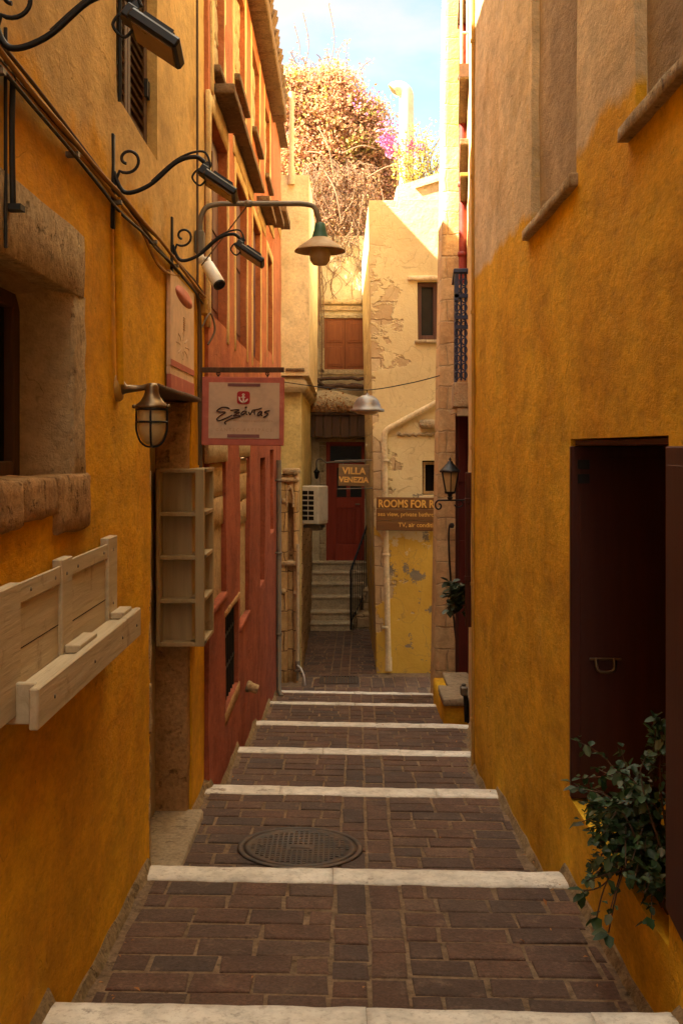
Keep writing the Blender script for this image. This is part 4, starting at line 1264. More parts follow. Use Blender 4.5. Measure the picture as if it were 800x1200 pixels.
b = MB(); b.box(1.30, 1.50, 12.02, 12.08, .36, .455, ch=.006); b.box(1.30, 1.33, 12.09, 12.8, .40, .455); b.build('balcony_bracket', M['cream_wood'], bl)
b = MB(); b.box(1.36, 1.52, 12.72, 12.78, -2.9, .46); b.build('door_frame', M['brownred'], sh_)

# lantern on a scroll bracket
LX, LY = px(527, 12.2), 12.2
ln = empty('wall_lantern', (LX, LY, -.65), 'black street lantern with tapered glass panes on a scrolled bracket by the stone pier', 'lantern')
zt = pz(553, LY); zb_ = pz(577, LY)
b = MB()
r0, r1 = .055, .105
for k in range(6):
    a = PI/6+k*PI/3
    b.tube([(LX+r0*math.cos(a), LY+r0*math.sin(a), zb_), (LX+r1*math.cos(a), LY+r1*math.sin(a), zt)], .007, 6)
b.lathe([(.118, zt-.005), (.122, zt+.012), (.10, zt+.03), (.06, zt+.075), (.055, zt+.08), (.035, zt+.10), (.03, zt+.12), (.012, zt+.125), (.016, zt+.145), (.004, zt+.165), (.001, zt+.17)], (LX, LY, 0), 6)
b.lathe([(.065, zb_+.01), (.06, zb_-.012), (.03, zb_-.02), (.022, zb_-.05), (.035, zb_-.06), (.02, zb_-.085), (.001, zb_-.085)], (LX, LY, 0), 10)
b.build('lantern_frame', M['black'], ln)
b = MB()
for k in range(6):
    a = PI/6+k*PI/3; c = a+PI/3; q0, q1 = r0-.004, r1-.005
    b.quad((LX+q0*math.cos(a), LY+q0*math.sin(a), zb_), (LX+q0*math.cos(c), LY+q0*math.sin(c), zb_), (LX+q1*math.cos(c), LY+q1*math.sin(c), zt), (LX+q1*math.cos(a), LY+q1*math.sin(a), zt))
b.build('glass_panes', M['lampglass'], ln)
b = MB(); zz = zb_-.09
b.tube([(fx_(LY)+.02, LY, zz), (px(514, LY), LY, zz)] + [(px(514, LY)+.0 - .05*math.sin(t_*1.0) * (1-t_/9), LY, zz-.062+.062*math.cos(t_)*(1-t_/9)) for t_ in [q*.35 for q in range(1, 20)]], .010, 7)
b.tube([(px(537, LY)+.05*math.sin(t_), LY, zz-.04+.04*math.cos(t_)) for t_ in [q*.45 for q in range(11)]], .008, 6)
b.box(fx_(LY)-.02, fx_(LY)+.02, LY-.03, LY+.03, zz-.1, zz+.12)
b.build('bracket', M['black'], ln)
# black cable down the pier
b = MB(); dd = 13.12
b.tube(bez([(px(531, dd), dd, pz(614, dd)), (px(526, dd), dd, pz(618, dd)), (px(526, dd), dd, pz(650, dd)), (px(530, dd), dd, pz(710, dd)), (px(535, dd), dd, pz(760, dd)), (px(537, dd), dd, pz(795, dd))], 8), .013, 6)
b.lathe([(.001, -.03), (.025, -.025), (.035, 0), (.025, .025), (.001, .03)], (px(529, dd), dd, pz(616, dd)), 8)
b.build('black_pipe', M['cable_black'], label='thin black pipe running down the stone pier below the lantern', cat='pipe')

# stone bench block with painted front
be = empty('stone_bench', (1.2, 11.5, -2.8), 'low masonry bench with a yellow painted front and worn stone top', 'bench')
b = MB(); rough_block(b, 1.055, 1.45, 10.95, 12.3, -3.2, -2.645, .006, 4, 3, ch=.02); b.build('base', M['ochre_right'], be)
b = MB(); rough_block(b, 1.04, 1.42, 10.90, 11.55, -2.64, -2.565, .010, 4, 7, ch=.01); rough_block(b, 1.16, 1.45, 11.6, 12.3, -2.64, -2.585, .008, 4, 9, ch=.01); b.split('stone_top', M['threshold'], be)
st = empty('standpipe', (1.24, 10.75, -2.8), 'dark metal standpipe with valve beside the yellow bench', 'pipe')
b = MB(); b.tube(bez([(1.235, 10.6, -2.72), (1.225, 10.6, -2.5), (1.215, 10.62, -2.42)], 5), .016, 8); b.tube(bez([(1.26, 10.62, -2.74), (1.25, 10.62, -2.5), (1.22, 10.62, -2.40)], 5), .012, 8); b.build('pipe', M['black'], st)
b = MB(); b.box(1.18, 1.25, 10.57, 10.67, -2.46, -2.37, ch=.012); b.lathe([(.001, 0), (.02, 0), (.025, .02), (.001, .03)], (1.215, 10.62, -2.37), 10); b.build('valve', M['grey_metal'], st)

# ---------------------------------------------------------------- right yellow house
XW = .98
yr = empty('ochre_house', (2.5, 2, -2.2), 'big ochre house wall with cream upper paint and open oxblood shutters', 'house')
RWIN = (3.20, 4.57, -1.50, .038, .50)
BL1 = (4.45, 5.52, 1.14, 3.4, .045); BL2 = (2.3, 3.585, 1.10, 3.4, .045)
b = MB()
panel(b, lambda u, v, w: (XW + w, u, v), -5.0, 7.9, -2.9, 6.2, (RWIN, BL1, BL2), .14, .010, 3.5, 1.2, 40)
b.build('wall', M['ochre_right'], yr)
b = MB(); b.box(XW+.04, XW+3.5, -5.0, 2.4, 6.202, 9.0); b.build('unseen_shade_block', M['ochre_right'], yr)  # its unseen counterpart, added to darken the lane near the camera
for i, h in enumerate((BL1, BL2)):
    b = MB(); panel(b, lambda u, v, w: (XW+.044+w, u, v), h[0], h[1], h[2], h[3], (), .16, .008, .05, 2, 50+i)
    b.build('blind_window', M['blind'], yr)
    b = MB(); rough_block(b, XW-.032, XW+.045, h[0]-.03, h[1]+.09, h[2]-.05, h[2]-.0, .008, 6, 3+i, freq=22, ch=.003)
    b.build('window_ledge', M['pale_stone'], yr)
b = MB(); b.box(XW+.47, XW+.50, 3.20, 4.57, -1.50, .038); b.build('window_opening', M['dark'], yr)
b = MB(); b.box(XW+.012, XW+.47, 3.21, 4.53, .012, .030); b.build('window_head', M['brownred'], yr)
# far leaf folded back inside the reveal, facing up the lane
b = MB(); b.box(XW-.006, XW+.45, 4.532, 4.566, -1.49, .008, ch=.004)
b.box(XW+.03, XW+.42, 4.526, 4.532, -1.44, -.04, ch=.003)
s1 = b.build('shutter', M['brownred'], yr, label='dark oxblood shutter folded into the far side of the opening, with a bar handle')
for z in (-.07, -.13):
    b = MB(); b.box(XW+.02, XW+.07, 4.518, 4.527, z-.02, z+.02, ch=.002); b.build('hinge', M['black'], s1)
b = MB(); hz = pz(772, 4.52)
b.tube([(px(690, 4.52), 4.515, hz), (px(727, 4.52), 4.515, hz)], .006, 6)
b.tube(bez([(px(697, 4.52), 4.512, hz), (px(699, 4.52), 4.49, hz-.045), (px(716, 4.52), 4.49, hz-.045), (px(718, 4.52), 4.512, hz)], 5), .007, 6)
b.build('handle', M['brass'], s1)
def shutter_leaf(hinge, free, z0, z1, th_=.035):
    h = Vector((*hinge, 0)); f = Vector((*free, 0)); L = (f-h).length
    ax = (f-h).normalized(); nr = Vector((-ax.y, ax.x, 0))
    return Matrix(((ax.x, nr.x, 0, h.x), (ax.y, nr.y, 0, h.y), (0, 0, 1, 0), (0, 0, 0, 1))), L
M4, L = shutter_leaf((XW+.004, 3.205), (XW-.035, 2.76), 0, 0)
b = MB(); b.box(0, L, -.012, .03, -1.385, .005, M4, ch=.004)
b.box(.04, L-.04, -.016, -.012, -1.33, -.05, M4, ch=.002)
s2 = b.build('shutter', M['brownred'], yr, label='dark oxblood shutter leaf standing out towards the viewer, nearest the shrub')
b = MB(); b.tube([(XW-.012, 7.86, -2.4), (XW-.012, 7.86, 5.0)], .013, 8)
for z in (-2, -1, 0, 1, 2, 3): b.box(XW-.03, XW, 7.845, 7.875, z-.012, z+.012)
b.build('corner_conduit', M['ochre_paint'], yr)

# shrub on the right window
sb_ = empty('window_shrub', (1.1, 3.75, -1.495), 'dark green leafy shrub spilling out between the open oxblood shutters', 'plant')
pts = []; tw = MB(); lf = MB()
random.seed(21)
def leaf2(mb, p, dirv, L):
    d = dirv.normalized(); up = Vector((rnd(-.4, .4), rnd(-.4, .4), 1)); s = d.cross(up)
    if s.length < .05: s = Vector((1, 0, 0))
    s.normalize(); n_ = s.cross(d)
    W = L*.33
    pr = [p, p+d*L*.35+s*W+n_*.004, p+d*L*.75+s*W*.75-n_*.001, p+d*L-n_*L*.12, p+d*L*.75-s*W*.75-n_*.001, p+d*L*.35-s*W+n_*.004, p+d*L*.5-n_*L*.06]
    mb.add(pr, [(0, 1, 6), (1, 2, 6), (2, 3, 6), (3, 4, 6), (4, 5, 6), (5, 0, 6)], True)
for st_ in range(84):
    root = Vector((rnd(1.04, 1.16), rnd(3.42, 3.95), -1.495))
    mode = random.random()
    tgt = Vector((rnd(.84, 1.10), rnd(3.45, 4.0), rnd(-1.42, -1.06)))
    if mode < .10: tgt = Vector((rnd(1.02, 1.14), rnd(3.5, 3.8), rnd(-1.04, -.88)))
    if mode > .80: tgt = Vector((rnd(.82, .95), rnd(3.45, 3.85), rnd(-1.55, -1.36)))
    if st_ >= 58: tgt = Vector((rnd(.90, 1.10), rnd(3.26, 3.60), rnd(-1.47, -1.27)))
    mid = root.lerp(tgt, .5) + Vector((rnd(-.05, .03), rnd(-.05, .05), rnd(.05, .14)))
    path = bez([root, mid, tgt], 6)
    tw.tube(path, [.0042-.0024*k/(len(path)-1) for k in range(len(path))], 5)
    for k in range(3, len(path)):
        for _ in range(2 if mode > .3 else 3):
            dv = Vector((rnd(-1, .4), rnd(-1, 1), rnd(-.75, .6)))
            leaf2(lf, path[k]+Vector((rnd(-.018, .018), rnd(-.018, .018), rnd(-.018, .018))), dv, rnd(.020, .050))
for (a, c) in ((Vector((.90, 3.62, -1.47)), Vector((.86, 3.60, -1.585))), (Vector((.90, 3.62, -1.47)), Vector((.83, 3.66, -1.52))), (Vector((.92, 3.55, -1.46)), Vector((.88, 3.52, -1.60)))):
    tw.tube(bez([Vector((1.02, 3.68, -1.32)), a, c], 6), .0028, 5)
    for k in range(3): leaf2(lf, c+Vector((0, rnd(-.01, .01), rnd(-.01, .01))), Vector((rnd(-1, .2), rnd(-1, 1), rnd(-.8, .1))), rnd(.05, .065))
tw.build('stems', M['brown_wood'], sb_)
lf.build('foliage', M['leaf_dark'], sb_)
# far small plant on the right
fp = empty('wall_plant', (1.25, 11.4, -2.0), 'small grey green plant hanging beside the dark red door of the stone house', 'plant')
random.seed(5); tw = MB(); lf = MB()
for k in range(22):
    root = Vector((fx_(11.4)+.02, 11.45, -1.6)); tgt = Vector((px(rnd(524, 546), 11.3), 11.3+rnd(-.12, .12), pz(rnd(678, 722), 11.3)))
    path = bez([root, root.lerp(tgt, .5)+Vector((0, 0, .06)), tgt], 5); tw.tube(path, .005, 5)
    for q in path[3:]:
        for _ in range(2): leaf2(lf, q, Vector((rnd(-1, .3), rnd(-1, .5), rnd(-.8, .5))), rnd(.07, .12))
tw.build('stems', M['brown_wood'], fp); lf.build('foliage', M['leaf_far'], fp)

# ---------------------------------------------------------------- things on the left wall
# cables
random.seed(11)
wc = empty('wall_cables', (XL, 4, .9), 'bundle of old brown cables strung along the ochre wall behind the floodlights', 'cables')
for i, (dz, r_, m_) in enumerate(((0, .009, 'cable'), (-.022, .007, 'cable_light'), (.018, .006, 'cable'), (-.04, .006, 'cable_black'), (.006, .008, 'cable_light'))):
    b = MB(); pts = []
    for k in range(15):
        d = .8 + k*.4
        sag = .95 - .012*(d-2.6) + dz + rnd(-.006, .006) + .012*math.sin(d*2.1+i)
        if i == 1 and 4.6 < d < 5.5: sag -= .05
        pts.append((XL+.014+rnd(0, .006)+.004*i, d, sag))
    b.tube(bez(pts, 4), r_, 6)
    b.build('cable', M[m_], wc)
b = MB()
for d in (1.6, 2.57, 3.3, 3.94, 4.7, 5.31): b.box(XL, XL+.04, d-.012, d+.012, .90, .915)
b.split('clip', M['grey_metal'], wc)
b = MB()
b.tube(bez([(XL+.02, 6.15, .92), (XL+.022, 6.2, .8), (XL+.02, 6.22, .4), (XL+.02, 6.24, -.1)], 6), .008, 6); b.tube(bez([(XL+.02, 6.12, .92), (XL+.02, 6.28, .7), (XL+.02, 6.3, .2), (XL+.02, 6.3, -.15)], 6), .011, 6)
b.tube([(XL+.02, 6.14, 3.2), (XL+.02, 6.16, .95)], .008, 6)
b.tube(bez([(XL+.02, 6.3, .7), (-.80, 6.5, .82), (-.77, 6.5, .72), (-.80, 6.4, .62)], 6), .006, 6)
b.split('drop_cable', M['cable'], wc)
b = MB(); b.tube([(XL+.018, 3.96, .93), (XL+.018, 4.02, .24)], .014, 8)
b.build('wall_conduit', M['ochre_left'], label='ochre painted conduit running down the wall to the caged bronze lamp', cat='conduit')
vc = MB(); vc.tube(bez([(XL+.02, 2.70, .95), (XL+.02, 2.69, .80), (XL+.02, 2.70, .60)], 4), .008, 8); vc.tube([(XL+.012, 2.665, 1.05), (XL+.012, 2.665, .5)], .005, 6); vc.box(XL, XL+.045, 2.68, 2.72, .60, .615)
vc.build('black_conduit', M['cable_black'], label='short black conduit on the ochre wall beside the stone lintel', cat='conduit')

# floodlights on scroll brackets
fl = empty('floodlight', (XL, 3.94, 1.0), 'black floodlight on a scrolled bracket above the ochre conduit, middle of the three', 'floodlight', 'floodlights on scrolled brackets along the left wall')
oy = 3.94; oz = 1.0
b = MB(); b.box(XL, XL+.014, oy-.014, oy+.014, oz-.19, oz+.16, ch=.003)
b.tube(bez([(XL+.01, oy, oz+.02), (XL+.05, oy, oz-.055), (XL+.14, oy, oz-.03), (XL+.24, oy, oz+.055), (XL+.31, oy, oz+.075), (XL+.345, oy, oz+.055)], 7), .0085, 8)
sp = []
for k in range(26):
    t_ = k/25; a = -2.2 + t_*6.6; r_ = .052*(1-.72*t_); sp.append((XL+.062+r_*math.cos(a), oy, oz+.065+r_*math.sin(a)))
b.tube(bez([(XL+.012, oy, oz-.03), sp[0]], 3)[:-1]+sp, .006, 7)
b.build('bracket', M['black'], fl)
b = MB(); b.tube(bez([(XL+.345, oy, oz+.055), (XL+.365, oy, oz+.02), (XL+.33, oy, oz-.03), (XL+.30, oy, oz-.0), (XL+.33, oy, oz+.03), (XL+.37, oy, oz-.02)], 7), .004, 6); b.tube(bez([(XL+.15, oy, oz-.015), (XL+.25, oy, oz+.07), (XL+.34, oy, oz+.095), (XL+.37, oy-.01, oz+.04)], 6), .0045, 6); b.build('cable', M['cable_black'], fl)
HM = Matrix.Translation((XL+.405, oy, oz-.035)) @ Matrix.Rotation(R(34), 4, 'Y') @ Matrix.Rotation(R(-6), 4, 'X') @ Matrix.Diagonal((.82, 1, 1, 1))
b = MB(); b.box(-.085, .085, -.065, .065, -.014, .014, HM, ch=.006)
for k in range(8): b.box(-.05, .05, -.055+k*.015, -.049+k*.015, .014, .024, HM)
b.box(-.12, -.082, -.03, .03, -.006, .03, HM, ch=.004)
b.hexa([HM @ Vector(q) for q in ((-.125, -.012, -.005), (-.085, -.012, .0), (-.085, .012, .0), (-.125, .012, -.005), (-.115, -.012, .05), (-.09, -.012, .045), (-.09, .012, .045), (-.115, .012, .05))])
b.build('lamp_head', M['black_plastic'], fl)
b = MB(); b.box(-.066, .072, -.052, .052, -.0165, -.0135, HM); b.build('lens', M['lens'], fl)
for (dy, dz, lab) in ((2.57, 1.02, 'largest of the three black floodlights, in front of the louvred upper window'), (5.31, .99, 'smallest of the three black floodlights, next to the white security camera')):
    c = copy_tree(fl); c.location = (XL, dy, dz); c['label'] = lab

# bulkhead lamp
bk = empty('caged_lamp', (-.72, 4.05, .0), 'bronze ship style lamp with a caged frosted glass on the ochre wall', 'lamp')
ly = 4.05; lx = px(178, ly)
Mxx = Matrix.Translation((XL, ly, pz(455, ly))) @ Matrix.Rotation(PI/2, 4, 'Y')
b = MB(); b.lathe([(.050, -.01), (.050, .010), (.044, .018), (.030, .02), (.001, .02)], (0, 0, 0), 20, Mxx); b.build('wall_plate', M['ochre_paint'], bk)
b = MB(); zc = pz(456, ly)
b.tube([(XL+.018, ly, zc+.004), (XL+.035, ly, zc), (XL+.09, ly, zc+.004), (lx, ly, zc+.012)], [.030, .016, .011, .013], 12)
b.lathe([(.001, zc+.024), (.018, zc+.022), (.026, zc+.008), (.026, zc-.010), (.032, zc-.028), (.045, zc-.048), (.062, zc-.062), (.064, zc-.070), (.058, zc-.074)], (lx, ly, 0), 24)
for s in (-1, 1): b.lathe([(.001, .008), (.007, .006), (.009, 0), (.007, -.006), (.001, -.008)], (lx+s*.064, ly-.012, zc-.066), 8)
b.build('hood', M['brass'], bk)
b = MB()
b.lathe([(.052, zc-.072), (.053, zc-.14), (.050, zc-.165), (.038, zc-.195), (.02, zc-.21), (.001, zc-.213)], (lx, ly, 0), 24); b.build('glass', M['lampglass'], bk)
b = MB()
prof = [(.057, -.070), (.058, -.14), (.055, -.165), (.043, -.198), (.022, -.216), (0, -.219)]
for k in range(4):
    a = k*PI/2 - PI/2 + .1
    b.tube(bez([(lx+r_*math.cos(a), ly+r_*math.sin(a), zc+z_) for r_, z_ in prof], 4), .0042, 6)
for zz, r_ in ((-.078, .058), (-.125, .0585)): b.tube([(lx+r_*math.cos(q*PI/12), ly+r_*math.sin(q*PI/12), zc+zz) for q in range(25)], .0042, 6)
b.build('cage', M['black'], bk)

# pallet style wall shelf
NAILS = []
ws = empty('wall_shelf', (-.8, 3.25, -.68), 'cream painted wooden wall shelf with panelled back under the stone framed window', 'shelf')
xb = XL+.010
b = MB()
b.box(xb, xb+.018, 2.45, 3.13, -.665, -.385, ch=.004); b.box(xb, xb+.018, 3.21, 3.75, -.665, -.375, ch=.004)
b.split('back_panel', M['cream_wood'], ws)
b = MB(); b.box(xb+.0175, xb+.0188, 2.705, 3.099, -.515, -.5125); b.box(xb+.0175, xb+.0188, 3.221, 3.719, -.53, -.5275); b.build('board_gap', M['dark'], ws)
b = MB(); b.box(xb+.018, xb+.026, 2.45, 3.099, -.395, -.343, ch=.002); b.box(xb+.018, xb+.026, 3.221, 3.719, -.385, -.335, ch=.002); b.split('top_rail', M['cream_wood'], ws)
for (a, c, z1) in ((2.45, 2.70, -.34), (3.10, 3.22, -.325), (3.72, 3.86, -.315)):
    b = MB(); b.box(xb, xb+.030, a, c, -.67, z1, ch=.003); b.build('post', M['cream_wood'], ws)
b = MB(); b.box(xb+.022, XL+.087, 2.69, 3.89, -.625, -.602, ch=.003); b.build('tray', M['cream_wood'], ws)
b = MB(); b.box(XL+.088, XL+.112, 2.60, 3.93, -.69, -.587, ch=.004); b.build('front_board', M['cream_wood'], ws)
b = MB()
b.box(xb, XL+.088, 2.66, 2.685, -.69, -.587, ch=.003)
b.box(xb, XL+.088, 3.895, 3.925, -.69, -.59, ch=.003)
b.split('end_board', M['cream_wood'], ws)
b = MB()
for (a, c) in ((3.12, 3.34), (3.74, 3.89)): b.box(xb+.031, XL+.086, a, c, -.601, -.577, ch=.003)
b.split('spacer_block', M['cream_wood'], ws)

b = MB()
for (d_, z_) in ((2.80, -.37), (3.04, -.37), (2.80, -.63), (3.15, -.37), (3.15, -.60), (3.30, -.365), (3.66, -.36), (3.79, -.36), (3.79, -.55)):
    b.lathe([(.006, 0), (.005, .002), (.0005, .003)], (0, 0, 0), 8, Matrix.Translation((XL+.036 if d_ in (2.80, 3.04, 3.30, 3.66) else XL+.040, d_, z_)) @ Matrix.Rotation(PI/2, 4, 'Y'))
for d_ in (2.75, 3.2, 3.6, 3.85): b.lathe([(.006, 0), (.005, .002), (.0005, .003)], (0, 0, 0), 8, Matrix.Translation((XL+.112, d_, -.64)) @ Matrix.Rotation(PI/2, 4, 'Y'))
b.build('nail_heads', M['grey_metal'], ws)

# corner display cabinet
dc = empty('display_cabinet', (-.88, 5.95, -1.09), 'beige open fronted corner cabinet with four cubbyholes by the doorway', 'cabinet')
x0, x1, y0, y1, z0, z1 = -1.015, -.752, 5.85, 5.955, -1.09, -.115
t_ = .022
b = MB()
b.box(x0, x0+t_, y0, y1, z0, z1, ch=.003); b.box(x1-.05, x1-.0, y0, y0+.03, z0, z1, ch=.003)
b.box(XL+.006, x1-.0, 6.27, 6.30, z0, z1, ch=.003)
b.split('side_panel', M['cab_wood'], dc)
b = MB(); b.box(x0+t_, x1-.08, y1-.012, y1, z0, z1); b.box(XL+.004, XL+.012, y1, 6.28, z0, z1); b.build('back_panel', M['cab_wood'], dc)
hh = (z1-z0-t_)/4
for k in range(5):
    b = MB(); z = z0 + k*hh
    b.box(x0+t_, x1-.05, y0+.002, y1-.012, z, z+t_, ch=.002); b.box(XL+.012, x1-.002, y0+.03, 6.27, z, z+t_, ch=.002); b.box(x1-.05, x1-.002, y0+.03, y1, z+.001, z+t_-.001)
    b.build('shelf', M['cab_wood'], dc)

# tall cream and pink panel sign flat on the wall
ps = empty('panel_sign', (XL+.02, 5.56, .28), 'tall cream and pink painted panel fixed flat on the wall above the doorway', 'sign')
b = MB(); b.box(XL+.004, XL+.026, 5.16, 5.97, .40, .865, ch=.003); b.build('board', M['panel_cream'], ps)
b = MB(); b.box(XL+.004, XL+.0275, 5.16, 5.97, .283, .36, ch=.003); b.box(XL+.026, XL+.028, 5.16, 5.97, .402, .432); b.split('pink_band', M['pink'], ps)
b = MB(); b.box(XL+.004, XL+.024, 5.16, 5.97, .361, .399); b.build('pale_band', M['panel_cream'], ps)
b = MB()
Mo = Matrix.Translation((XL+.0265, 5.60, .79)) @ Matrix.Rotation(PI/2, 4, 'Y') @ Matrix.Diagonal((.045, .30, 1, 1))
b.lathe([(1, -.001), (1, .0005), (.001, .0008)], (0, 0, 0), 24, Mo); b.build('pink_oval', M['pink'], ps)
b = MB()
for a in range(8):
    q = a*PI/4; c0 = Vector((XL+.027, 5.55+.06*math.cos(q)*1.5, .53+.03*math.sin(q))); c1 = Vector((XL+.027, 5.55+.15*math.cos(q)*1.5, .53+.07*math.sin(q)))
    c0.x = c1.x = XL+.0255; b.tube([c0, c0.lerp(c1, .5)+Vector((0, .02, .005)), c1], .003, 5)
for k in range(6): b.tube([(XL+.027, 5.56, .62+k*.012), (XL+.027, 5.62, .62+k*.012)], .003, 5)
b.build('faded_motif', M['panel_mark'], ps)

# hanging shop sign
YS = 6.3
hs = empty('hanging_sign', (px(285, YS), YS, pz(522, YS)), 'square pink bordered shop sign with red anchor emblem hanging from a bar', 'sign')
def sx(x): return px(x, YS)
def sz(y): return pz(y, YS)
b = MB(); b.box(XL-.0, sx(333), YS-.010, YS+.010, sz(436.5), sz(430.5), ch=.002); b.build('bar', M['brown_wood'], hs)
b = MB()
for x in (256, 313.5):
    b.tube([(sx(x), YS, sz(436)), (sx(x), YS, sz(447))], .004, 6)
    b.tube([(sx(x)+.011*math.cos(q*PI/6), YS, sz(438)+.010*math.sin(q*PI/6)) for q in range(13)], .003, 6)
b.split('hook', M['black'], hs)
SM = Matrix.Translation((sx(284.5), YS, sz(479))) @ Matrix.Rotation(R(.6), 4, 'Y')
u = YS/F
def hb(x0, x1, y0, y1): return ((x0-284.5)*u, (x1-284.5)*u, (479-y1)*u, (479-y0)*u)
b = MB(); x0, x1, z0, z1 = hb(237, 333, 442, 522); b.box(x0, x1, -.012, .012, z0, z1, SM, ch=.003); b.build('border', M['pink'], hs)
b = MB(); x0, x1, z0, z1 = hb(245, 327.5, 448.5, 514); b.box(x0, x1, -.0145, -.011, z0, z1, SM); b.build('panel', M['sign_cream'], hs)
b = MB()
for q in ((267, 305, 449.5, 453), (267, 304.5, 509, 513)):
    x0, x1, z0, z1 = hb(*q); b.box(x0, x1, -.0165, -.014, z0, z1, SM)
b.split('mauve_bar', M['mauve'], hs)
b = MB(); x0, x1, z0, z1 = hb(278, 293, 458.5, 474)
cx, cz = (x0+x1)/2, (z0+z1)/2; w2 = (x1-x0)/2; r_ = .016; pts = []
for (sx_, sz_, a0) in ((1, 1, 0), (-1, 1, 90), (-1, -1, 180), (1, -1, 270)):
    for k in range(6):
        a = R(a0+18*k); pts.append((cx+sx_*(w2-r_)+r_*math.cos(a), cz+sz_*(w2-r_)+r_*math.sin(a)))
vs = [SM @ Vector((p[0], -.0175, p[1])) for p in pts] + [SM @ Vector((p[0], -.014, p[1])) for p in pts]
n = len(pts); b.add(vs, [tuple(range(n))] + [(k, (k+1) % n, n+(k+1) % n, n+k) for k in range(n)])
em = b.build('emblem', M['emblem_red'], hs)
def stroke(mb, pts, r, z=-.0185, n=5):
    pp = bez([SM @ Vector(((p[0]-284.5)*u, z, (479-p[1])*u)) for p in pts], 5); mb.tube(pp, r, 6)
b = MB()
stroke(b, [(285.4, 463.5), (285.4, 471)], .0062)
stroke(b, [(285.4, 461.6), (286.6, 462.6), (285.4, 463.7), (284.2, 462.6), (285.4, 461.6)], .0030)
stroke(b, [(283, 465.7), (287.8, 465.7)], .0032)
stroke(b, [(280.6, 466.2), (281.2, 469.2), (283.4, 471.2), (285.4, 471.6), (287.6, 471), (289.8, 469)], .0056)
stroke(b, [(279.8, 465.2), (280.6, 466.2), (282.2, 466)], .0036)
stroke(b, [(290.4, 467.4), (289.8, 469), (288.6, 468.4)], .0036)
b.build('anchor', M['emblem_white'], em)
def zx(x, y): return (234+x/8.0, 440+y/8.0)
b = MB()
stroke(b, [zx(285, 312), zx(250, 300), zx(205, 305), zx(165, 338), zx(215, 345), zx(245, 350), zx(200, 378), zx(165, 412), zx(185, 425), zx(235, 410), zx(310, 372)], .0040)
stroke(b, [zx(290, 330), zx(345, 322), zx(375, 325), zx(330, 345), zx(345, 350), zx(378, 348), zx(320, 378), zx(372, 375), zx(380, 385), zx(300, 408), zx(250, 432), zx(240, 448), zx(252, 460)], .0040)
stroke(b, [zx(440, 340), zx(415, 335), zx(392, 362), zx(400, 372), zx(430, 350), zx(440, 336), zx(440, 360), zx(452, 366)], .0040)
stroke(b, [zx(428, 302), zx(446, 294)], .0050)
stroke(b, [zx(462, 340), zx(470, 362), zx(476, 368), zx(490, 345), zx(494, 334)], .0038)
stroke(b, [zx(495, 338), zx(500, 325), zx(540, 318), zx(585, 303)], .0036)
stroke(b, [zx(522, 322), zx(515, 350), zx(520, 368)], .0040)
stroke(b, [zx(588, 342), zx(565, 338), zx(545, 366), zx(556, 376), zx(580, 352), zx(588, 338), zx(580, 368), zx(592, 378)], .0040)
stroke(b, [zx(660, 328), zx(625, 335), zx(610, 346), zx(635, 352), zx(640, 364), zx(618, 384), zx(598, 390)], .0040)
b.build('handwriting', M['ink'], hs)
b = MB()
tm = lambda x, y: SM @ Matrix.Translation(((x-284.5)*u, -.015, (479-y)*u)) @ Matrix.Rotation(PI/2, 4, 'X')
text_mb(b, 'CANTEC ARTSPACE', tm(286.5, 504), .026, .001, 'CENTER', 0, 1.55)
text_mb(b, 'ΧΕΙΡΟΠΟΙΗΤΑ ΚΟΣΜΗΜΑΤΑ', tm(297, 493.5), .017, .001, 'CENTER', 0, 1.0)
b.build('faint_lettering', M['faint'], hs)

# street lamp on bent pipe
sl = empty('street_lamp', (XL, 6.2, 1.2), 'old enamel street lamp with a cone shade on a long bent pipe', 'street lamp')
ly = 6.2
b = MB()
b.tube([(XL+.03, ly, 1.15)] + bez([(XL+.03, ly, 1.25), (XL+.035, ly, 1.34), (XL+.07, ly, 1.40), (XL+.15, ly, 1.42)], 6) + bez([(-.24, ly, 1.42), (-.165, ly, 1.405), (-.135, ly, 1.34), (-.13, ly, 1.29)], 6), .0155, 10)
b.lathe([(.016, -.02), (.021, -.018), (.021, .018), (.016, .02)], (0, 0, 0), 10, Matrix.Translation((px(291, ly), ly, 1.42)) @ Matrix.Rotation(PI/2, 4, 'Y'))
b.build('arm', M['grey_metal'], sl)
b = MB(); b.box(XL, XL+.055, ly-.03, ly+.03, 1.13, 1.26, ch=.006); b.build('base_box', M['grey_metal'], sl)
b = MB(); b.tube([(px(291, ly), ly, 1.415), (px(236, ly), ly, 1.06)], .004, 6); b.build('stay_wire', M['cable'], sl)
lx = -.125
b = MB(); b.lathe([(.018, 1.31), (.030, 1.305), (.034, 1.27), (.045, 1.235), (.05, 1.22)], (lx, ly, 0), 18); b.build('neck', M['lamp_green'], sl)
b = MB(); b.lathe([(.046, 1.225), (.07, 1.205), (.10, 1.185), (.145, 1.150), (.149, 1.142), (.143, 1.142), (.10, 1.172), (.05, 1.19)], (lx, ly, 0), 28); b.build('shade', M['lamp_rust'], sl)
b = MB(); b.lathe([(.05, 1.17), (.062, 1.13), (.058, 1.09), (.04, 1.065), (.001, 1.058)], (lx, ly, 0), 18); b.build('globe', M['globe'], sl)

